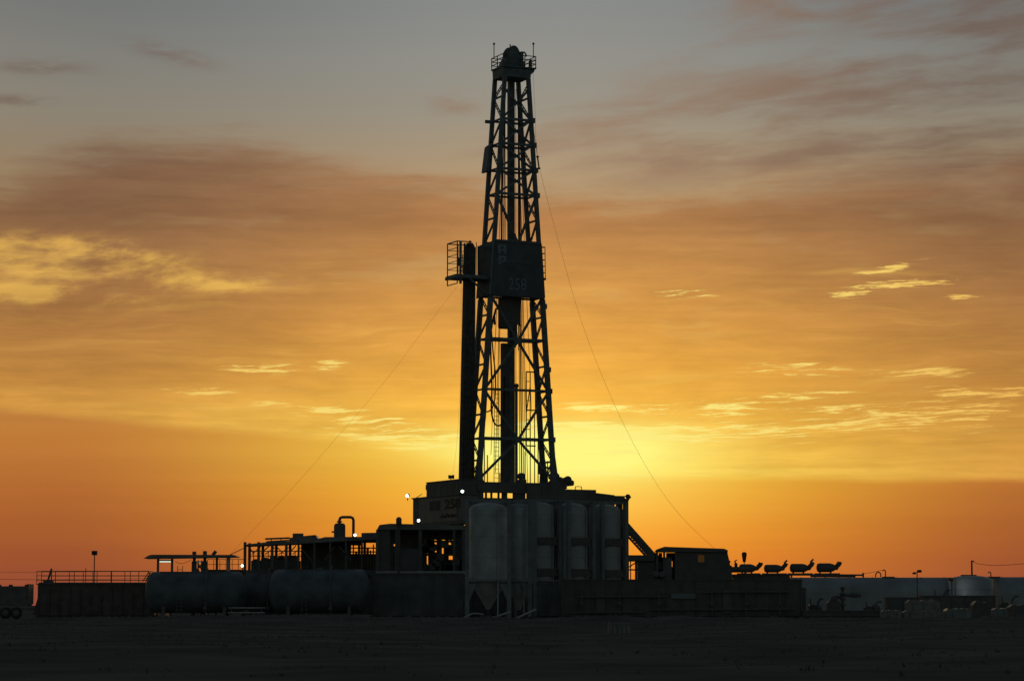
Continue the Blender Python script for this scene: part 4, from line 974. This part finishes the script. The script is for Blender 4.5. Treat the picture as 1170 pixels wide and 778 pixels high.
MB().box(k_(831), k_(834), -1.3, 1.3, kz(664), kz(646)).build('end_wall', 'black', cb_)
for px in (749.3, 757.3, 770.6): MB().box(k_(px) - .1, k_(px) + .1, -1.45, -1.25, kz(664), kz(630.5)).build('post', 'dark', cb_)
MB().box(k_(757.6), k_(766), -1.36, -1.33, kz(664), kz(637)).build('door', 'clad', cb_)
MB().box(k_(748.5), k_(834), -1.5, 1.5, kz(667), kz(663)).build('floor_frame', 'dark', cb_)
w = MB().box(k_(795), k_(803.5), -1.44, -1.4, kz(643), kz(633.5)).build('window', 'dark', cb_)
MB().box(k_(795.6), k_(802.6), -1.455, -1.44, kz(642.3), kz(634.3)).build('pane', 'glow', w)
for px in (752, 790, 830): MB().box(k_(px) - .15, k_(px) + .15, -1.2, 1.2, 0, kz(667)).build('support', 'dark', cb_)
for px, py in ((747.5, 656), (754.6, 656.5)):
    MB().lathe([(.12, -.12), (.3, -.12), (.34, 0), (.3, .12), (.12, .12)], (k_(px), -1.75, kz(py)), 14, 'y').build('hose_reel', 'clad', cb_)
MB().rbox(k_(831), k_(833.5), -.3, .3, kz(643), kz(640), .08).build('side_lamp', 'black', cb_)

# ------------------------------------------------------------------ engines with silencers
Yg = 250.0
def engine_box(label, px0, px1, py0, Yd, m='black'):
    t = thing('engine_house', label, 'engine house', (xx((px0 + px1) / 2, Yd), Yd, 0), 0, 'dark engine houses in a row')
    h_ = (xx(px1, Yd) - xx(px0, Yd)) / 2; z1 = zz(py0, Yd)
    MB().box(-h_, h_, -1.4, 1.4, .4, z1 - .12).build('wall', m, t)
    MB().box(-h_ - .08, h_ + .08, -1.5, 1.5, z1 - .12, z1).build('roof', 'dark', t)
    for y in (-1.1, 1.1): MB().box(-h_ - .1, h_ + .1, y - .12, y + .12, 0, .4).build('skid_beam', 'dark', t)
    for i in range(3):
        x = -h_ + (2 * h_) * (i + .5) / 3
        v = MB().box(x - h_ * .22, x + h_ * .22, -1.44, -1.4, .9, z1 - .7).build('louvre_panel', 'dark', t)
        o_ = MB()
        for q in range(6): o_.bar((x - h_ * .2, -1.46, 1.1 + q * (z1 - 2.0) / 6), (x + h_ * .2, -1.46, 1.1 + q * (z1 - 2.0) / 6), .08, .03)
        o_.build('louvre', 'black', v)
    return t
engine_box('dark engine house next to the cabin, under the first exhaust silencers', 835, 871, 656, Yg)
engine_box('dark engine house under the two middle exhaust silencers', 872, 899.5, 655.5, Yg)
def silencer(label, px0, px1, pyc, pxe, pye, flap, rpx=4.9):
    r = rpx * Yg / F; L = xx(px1, Yg) - xx(px0, Yg)
    t = thing('exhaust_silencer', label, 'silencer', pt(px0, 656, Yg), 0, 'exhaust silencers in a row on the engine roofs')
    z0 = pt(px0, 656, Yg).z; zc = zz(pyc, Yg) - z0
    q = lambda px, py: Vector((xx(px, Yg) - xx(px0, Yg), 0, zz(py, Yg) - z0))
    MB().lathe([(r * .3, 0), (r * .8, .06), (r, .22), (r, L - .55), (r * .8, L - .25), (r * .42, L), (.1, L + .02)], (0, 0, zc), 18, 'x').build('drum', 'black', t)
    e = MB().tube([q(px1 - 3, pyc + .6), q(px1 + 1, pyc), q(pxe - 3.5, pyc - 1.5), q(pxe - 1, pyc - 4), q(pxe, pye)], r * .52, 10, r * .56).build('elbow', 'black', t)
    if flap: MB().bar(q(pxe - 2.2, pye), q(pxe + 1.0, pye - 3.2), .16, .3).build('rain_flap', 'black', e)
    else: MB().bar(q(pxe - 2.6, pye - .2), q(pxe + 2, pye + .3), .1, .4).build('rain_flap', 'black', e)
    for f_ in (.2, .75):
        MB().bar((L * f_ - .1, 0, .0), (L * f_, 0, zc - r * .8), .14).build('leg', 'black', t)
    MB().bar((-.2, 0, .06), (L + .4, 0, .06), .12).build('base_rail', 'black', t)
silencer('exhaust silencer nearest the cabin, with a flat-topped upturned end', 844.5, 864, 649, 869.5, 643, False)
silencer('second exhaust silencer from the cabin, its rain flap open', 873, 894, 649.3, 898.3, 643, True, 4.6)
silencer('third exhaust silencer from the cabin, its rain flap open', 902.5, 923.8, 648.7, 928.4, 641.8, True, 5.0)
silencer('exhaust silencer farthest from the cabin, with a flat-topped upturned end', 933, 955, 648.3, 959.5, 642, False, 5.2)
t = thing('radiator_pipe', 'fat dark horizontal pipe beside the cabin with a small hooked outlet', 'pipe', (xx(845, Yg - 1), Yg - 1, 0))
g_ = lambda px: xx(px, Yg - 1) - xx(845, Yg - 1)
MB().lathe([(.1, g_(826)), (.28, g_(827)), (.28, g_(856)), (.1, g_(857))], (0, 0, zz(650.5, Yg - 1)), 14, 'x').build('pipe', 'dark', t)
MB().tube([(g_(840), 0, zz(648, Yg - 1)), (g_(840), 0, zz(643, Yg - 1))], .15, 8).build('outlet', 'black', t)
MB().tube([(g_(840), 0, zz(644, Yg - 1)), (g_(838.6), 0, zz(641, Yg - 1)), (g_(841), 0, zz(639.6, Yg - 1))], .08, 6).build('hook', 'black', t)
for px in (831, 851): MB().bar((g_(px), 0, 0), (g_(px), 0, zz(652, Yg - 1)), .16).build('stand', 'dark', t)
t = thing('windsock', 'limp drooping windsock on a thin pole above the engine row', 'windsock', (xx(849.5, Yg + 2), Yg + 2, 0))
zs = lambda py: zz(py, Yg + 2)
MB().tube([(0, 0, 0), (0, 0, zs(631.5))], .035, 6).build('pole', 'black', t)
MB().lathe([(.07, zs(642.2)), (.14, zs(641.5)), (.2, zs(637)), (.25, zs(633)), (.2, zs(631)), (.08, zs(630.4))], (0, 0, 0), 12).build('sock', 'cloth', t)
# roof-line pipes past the last silencer
Yg_, Yg = Yg, 267.0
t = thing('flow_line', 'thin dark pipe on stands ending in a flange, right of the silencers', 'pipe', (xx(940, Yg), Yg, 0))
f0 = lambda px: xx(px, Yg) - xx(940, Yg)
MB().tube([(f0(900), -.4, zz(656.4, Yg)), (f0(983), -.4, zz(656.8, Yg))], .09, 7).build('pipe', 'black', t)
MB().tube([(f0(925), .4, zz(658.2, Yg)), (f0(976), .4, zz(658.4, Yg))], .08, 7).build('pipe', 'black', t)
MB().lathe([(.08, -.07), (.24, -.07), (.24, .07), (.08, .07)], (f0(984), -.4, zz(656.8, Yg)), 12, 'x').build('flange', 'black', t)
for px in (903, 930, 957, 975): MB().bar((f0(px), 0, 0), (f0(px), 0, zz(656, Yg)), .14).build('stand', 'black', t)
for px in (903, 930, 957, 975): MB().bar((f0(px), -.5, zz(658, Yg)), (f0(px), .5, zz(658, Yg)), .1).build('cross_arm', 'black', t)
Yg = Yg_
# radiator units standing before the engines
t = thing('radiator_unit', 'dark radiator unit with a pale top band, in front of the engine houses', 'radiator', (xx(880, 240), 240, 0))
r0 = lambda px: xx(px, 240) - xx(880, 240)
MB().box(r0(862), r0(903), -.8, .8, .3, zz(668, 240)).build('core', 'black', t)
MB().box(r0(869), r0(893), -.86, -.8, zz(674.5, 240), zz(668.8, 240)).build('top_band', 'clad', t)
MB().box(r0(861), r0(868), -.86, -.8, zz(682, 240), zz(677, 240)).build('side_plate', 'clad', t)
for px in (864, 901): MB().box(r0(px) - .12, r0(px) + .12, -.7, .7, 0, .3).build('foot', 'dark', t)
t = thing('generator_set', 'squat dark generator with stubby stacks and a dull yellow base', 'generator', (xx(909, 236), 236, 0))
r0 = lambda px: xx(px, 236) - xx(909, 236)
MB().rbox(r0(899), r0(918), -.8, .8, .5, zz(672, 236), .12).build('housing', 'black', t)
MB().tube([(r0(904), 0, zz(673, 236)), (r0(904), 0, zz(666, 236))], .12, 8).build('stack', 'black', t)
MB().rbox(r0(912), r0(919), -.5, .5, zz(676, 236), zz(671, 236), .1).build('air_box', 'black', t)
MB().box(r0(893), r0(924), -.9, .9, 0, .5).build('base', 'yellow', t)

# ------------------------------------------------------------------ pale sheds and tanks at the right
def vault(label, px0, px1, py0, py1, Yd, depth, m, group='pale arched sheds along the right horizon', axis='x', ribs=6):
    """long shed with an arched tarpaulin roof, ridge along x"""
    x0, x1 = xx(px0, Yd), xx(px1, Yd); L = x1 - x0; zt_, zs_ = zz(py0, Yd), zz(py1, Yd)
    t = thing('arched_shed', label, 'shed', (x0, Yd, 0), 0, group)
    pr = [(-depth / 2, 0), (depth / 2, 0)] + [(depth / 2 * cos(a * pi / 14), zs_ + (zt_ - zs_) * sin(a * pi / 14)) for a in range(15)]
    MB().prism_x(pr, 0, L).build('cover', m, t)
    for i in range(ribs):
        x = L * (i + .5) / ribs
        q = [(y_ * 1.006, z_ + .02 if z_ > 0 else z_) for y_, z_ in pr]
        MB().prism_x(q, x - .06, x + .06).build('hoop', m, t)
    return t
vault('long pale tarpaulin shed behind the exhaust silencers', 900.5, 1090, 659.4, 676, 262, 7.0, 'tent', ribs=7)
vault('pale arched shed at the right edge of the picture', 1131, 1200, 659.0, 678, 263, 6.0, 'tent', ribs=3)
# galvanised round tank with a lamp shining on it
t = thing('steel_tank', 'upright galvanised steel tank catching the glow of a small lamp', 'tank', (xx(1107, 257), 257, 0))
r = 25 * 257 / F
MB().lathe([(r, 0), (r, zz(662, 257)), (r * .8, zz(659.3, 257)), (r * .5, zz(657.8, 257)), (.1, zz(657.2, 257))], (0, 0, 0), 40).build('shell', 'metal', t)
for k in range(3): MB().lathe([(r, -.03), (r + .03, -.02), (r + .03, .02), (r, .03)], (0, 0, .9 + k * .9), 40).build('hoop', 'metal', t)
MB().bar((-r * .82, -r * .62, 0), (-r * .82, -r * .62, zz(659, 257)), .12).build('ladder_post', 'dark', t)
MB().box(-.9, .5, -.5, .5, zz(658, 257), zz(656.4, 257)).build('hatch', 'dark', t)
lp = thing('wall_lamp', 'small lit lamp hidden by the galvanised tank, making a pale glow', 'lamp', (xx(1085.4, 253.4), 253.4, 0))
MB().bar((0, 0, 0), (0, 0, zz(662, 253.4)), .1).build('post', 'dark', lp)
MB().box(-.3, .12, -.12, .25, zz(664, 253.4), zz(660, 253.4)).build('hood', 'black', lp)
ld = bpy.data.lights.new('lamp_light', 'POINT'); ld.energy = 14.0; ld.color = (.95, 1, .95); ld.shadow_soft_size = .12
lo = bpy.data.objects.new('lamp_light', ld); C.objects.link(lo); lo.location = (.30, .35, zz(666.5, 253.4)); lo.parent = lp
for lab, px, pyt, hook in (('thin bent vent pipe on the pale shed roof near the flange', 1010, 650.8, 'l'), ('small hooked vent pipe over the right-hand shed', 1130, 653.2, 'r')):
    Yv_ = 261.0
    t = thing('vent_pipe', lab, 'vent pipe', (xx(px, Yv_), Yv_, 0), 0, 'vent pipes over the sheds')
    z = zz(pyt, Yv_); s_ = -1 if hook == 'l' else -1
    MB().tube([(0, 0, 0), (0, 0, z - .1), (s_ * .08, 0, z), (s_ * .2, 0, z), (s_ * .24, 0, z - .12)], .055, 7).build('pipe', 'black', t)
    MB().box(-.3, .9, -.2, .2, zz(660, Yv_) - .05, zz(658.4, Yv_)).build('base', 'black', t)
o_ = wire('vent_hoop', 'small arched pipe loop on the long pale shed', [pt(1000.5, 659, 261), pt(1001, 655, 261), pt(1003.5, 653.3, 261), pt(1006, 655, 261), pt(1006.4, 659, 261)], .06, 'pipe', None, 6, 'black')
wire('power_line', 'thin wire from the flange up to the bent vent pipe', [pt(985, 655.5, 260), pt(997, 653.4, 260), pt(1008.5, 651, 260)], .02, 'wire', 'thin wires at the right', 6)
t = thing('lamp_mast', 'thin mast with two dark unlit lamp heads before the pale shed', 'light mast', (xx(1046, 248), 248, 0))
MB().tube([(0, 0, 0), (0, 0, zz(653, 248))], .05, 7).build('pole', 'dark', t)
for dx_, py, s_ in ((-.27, 654.6, .15), (.22, 652.2, .2)):
    h_ = MB().rbox(dx_ - s_, dx_ + s_, -.15, .15, zz(py, 248) - s_ * .7, zz(py, 248) + s_ * .6, .05).build('lamp_head', 'black', t)
    MB().box(dx_ - s_ * .8, dx_ + s_ * .8, -.17, -.155, zz(py, 248) - s_ * .5, zz(py, 248) + s_ * .45).build('lens', 'pane', h_)
MB().bar((-.3, 0, zz(653.8, 248)), (.3, 0, zz(653.2, 248)), .06).build('cross_arm', 'dark', t)
t = thing('utility_pole', 'bare wooden utility pole standing beyond the right-hand sheds', 'utility pole', (xx(1108.5, 330), 330, 0))
MB().tube([(0, 0, 0), (0, 0, zz(640, 330))], .14, 8, .1).build('pole', 'wood', t)
MB().bar((-.05, 0, zz(640.6, 330)), (.3, 0, zz(640.6, 330)), .12).build('insulator_bracket', 'dark', t)
wire('power_line', 'slack power line from the utility pole off to the right edge', [pt(1109.5, 640.6, 330), pt(1119, 644, 331), pt(1138, 645.6, 333), pt(1160, 644.5, 335), pt(1200, 641, 338)], .03, 'power line', 'thin wires at the right')

# wellhead valves in front of the shed
Yt = 232.0
t = thing('wellhead_valves', 'dark cluster of flanged valves with side arms before the long pale shed', 'wellhead', (xx(961, Yt), Yt, 0))
v_ = lambda px, py, y=0: (xx(px, Yt) - xx(961, Yt), y, zz(py, Yt))
MB().tube([v_(961, 709), v_(961, 670)], .13, 10).build('bore', 'black', t)
for py in (672, 678, 684, 691):
    MB().lathe([(.1, -.09), (.27, -.09), (.27, .09), (.1, .09)], v_(961, py), 12).build('flange', 'black', t)
MB().tube([v_(961, 679.5), v_(982, 680)], .13, 8).build('side_arm', 'black', t)
MB().lathe([(.1, -.3), (.2, -.3), (.2, .3), (.1, .3)], v_(974, 679.7), 10, 'x').build('side_valve', 'black', t)
MB().rbox(v_(943, 0)[0], v_(958, 0)[0], -.5, .5, .2, zz(686.5, Yt), .12).build('valve_block', 'black', t)
MB().tube([v_(945, 690), v_(954, 682), v_(961, 681)], .14, 8).build('side_arm', 'black', t)
MB().lathe([(.05, -.05), (.3, -.05), (.3, .05), (.05, .05)], v_(951, 684, -.3), 12, 'y').build('hand_wheel', 'black', t)
skid_tank('mud_tank', 'low near-black tank right of the wellhead valves', 916, 1008, 697, 226, 2.0, 'black', True)

# low dark clutter before the pale shed
random.seed(77)
for i, (a, b, top, Yd, lab) in enumerate(((921, 938, 684, 238, 'dark pump skid just right of the generator'), (984, 1004, 687, 238, 'dark pump skid right of the wellhead side arm'), (1062, 1082, 674, 243, 'dark pump skid left of the galvanised tank'), (1138, 1160, 681, 236, 'dark pump skid near the right edge of the yard'))):
    t = thing('pump_skid', lab, 'pump', (xx(a, Yd), Yd, 0), 0, 'dark pump skids before the pale sheds'); L = xx(b, Yd) - xx(a, Yd); z1 = zz(top, Yd)
    MB().box(0, L, -.6, .6, 0, .3).build('skid', 'dark', t)
    MB().rbox(.1, L * .5, -.5, .5, .3, z1 * .72, .12).build('engine', 'black', t)
    MB().lathe([(.1, L * .5), (.38, L * .52), (.42, L * .75), (.2, L * .95)], (0, 0, .85), 14, 'x').build('pump_casing', 'black', t)
    MB().tube([(L * .7, 0, 1.1), (L * .7, 0, z1 * .8), (L * .85, 0, z1), (L * 1.05, 0, z1)], .1, 8).build('discharge_pipe', 'dark', t)
    MB().tube([(L * .2, 0, z1 * .7), (L * .2, 0, z1)], .06, 7).build('exhaust', 'black', t)
# pale sacks and blocks on the ground at the right
def sack(label, px0, px1, py0, Yd, m='bag', dep=1.4, b=.12, cat='sack', z0=0.0, group='pale wrapped loads at the right'):
    x0, x1 = xx(px0, Yd), xx(px1, Yd); L = x1 - x0; z1 = zz(py0, Yd)
    t = thing('wrapped_pallet', label, cat, (x0, Yd, z0), 0, group); z1 -= z0
    random.seed(int(px0)); n = 10; top = []
    pr = [(0.03, .12), (L - .03, .12)] + [(L - L * i / n, z1 * (1 - .10 * random.random() - (.14 if i in (0, n) else 0))) for i in range(n + 1)]
    MB().prism_y(pr, 0, dep).build('load', m, t)
    for i in range(max(2, int(L / .8))):
        x = L * (i + .5) / max(2, int(L / .8)); MB().box(x - .03, x + .03, -.02, dep + .02, .12, z1 * .86).build('strap', 'clad', t)
    for x in (.1, L / 2, L - .1): MB().box(max(0, x - .1), min(L, x + .1), 0, dep, 0, .12).build('pallet_foot', 'wood', t)
sack('pale wrapped pallet at the left end of the front row of loads', 1006, 1028, 696.5, 205)
sack('long pale wrapped pallet in the middle of the front row of loads', 1029.5, 1076, 696.8, 205.5)
sack('bluish wrapped pallet at the right end of the front row of loads', 1078, 1107, 694.4, 206, 'frame')
sack('rounded pale load on the ground behind the front row', 1034, 1072, 684.5, 222)
sack('isolated pale wrapped pallet near the right edge', 1133, 1148, 694, 207, 'frame')
sack('dark covered load between the pale pallets', 1109, 1131, 686, 214, 'black')
sack('dark low load filling the lower right corner of the yard', 1150, 1200, 690, 213, 'dark')
skid_tank('mud_tank', 'low dark tank behind the pale loads', 1052, 1135, 680, 232, 2.2, 'dark', True)
skid_tank('mud_tank', 'grey low tank below the right-hand sheds', 1012, 1050, 682, 240, 2.0, 'clad', True)
# little pale crate in the foreground scrub
x, y = xx(707, 118), 118.0; zg = gz(x, y)
t = thing('slatted_crate', 'small pale slatted crate lying alone in the dark foreground', 'crate', (x, y, zg - .03), R(4))
for i in range(5): MB().box(-.5 + i * .2, -.5 + i * .2 + .16, -.3, -.26, 0, .52).build('slat', 'bag', t)
for i in range(5): MB().box(-.5 + i * .2, -.5 + i * .2 + .16, .26, .3, 0, .52).build('slat', 'bag', t)
for sx in (-.5, .46): MB().box(sx, sx + .04, -.25, .25, 0, .5).build('end_panel', 'bag', t)
MB().box(-.45, .45, -.25, .25, .02, .06).build('base', 'bag', t)
MB().bar((-.5, -.31, .46), (.46, -.31, .46), .06, .02).build('batten', 'bag', t)

# ------------------------------------------------------------------ floodlights
def on(px, py, Yd, label, lit, aim, size, post):
    p = pt(px, py, Yd); floodlight(label, (p.x, p.y, p.z - post - size * .8), aim, lit, size, post)
on(465.8, 566, Yof(474) - .4, 'lit floodlight at the left corner of the doghouse roof', 'lamp', (-.55, -.35), .34, .25)
on(478, 594.3, Yp - .5, 'lit floodlight on the pump house roof below the doghouse', 'lamp', (.3, -.25), .28, .1)
on(528.3, 561, 251.8, 'lit floodlight beside the racked pipe at the near corner of the drill floor', 'lamp', (0, -.2), .30, .3)
on(405.5, 611, Ye - 1, 'lit greenish floodlight at the foot of the inverted U pipe', 'lampg', (.15, -.1), .28, .1)
on(277, 646, 245, 'lit greenish floodlight at the left end of the shaker shed', 'lampg', (-.2, -.1), .26, .5)
on(717.5, 567.5, 259.4, 'unlit floodlight at the right corner of the drill floor', None, (2.4, -.3), .5, .2)
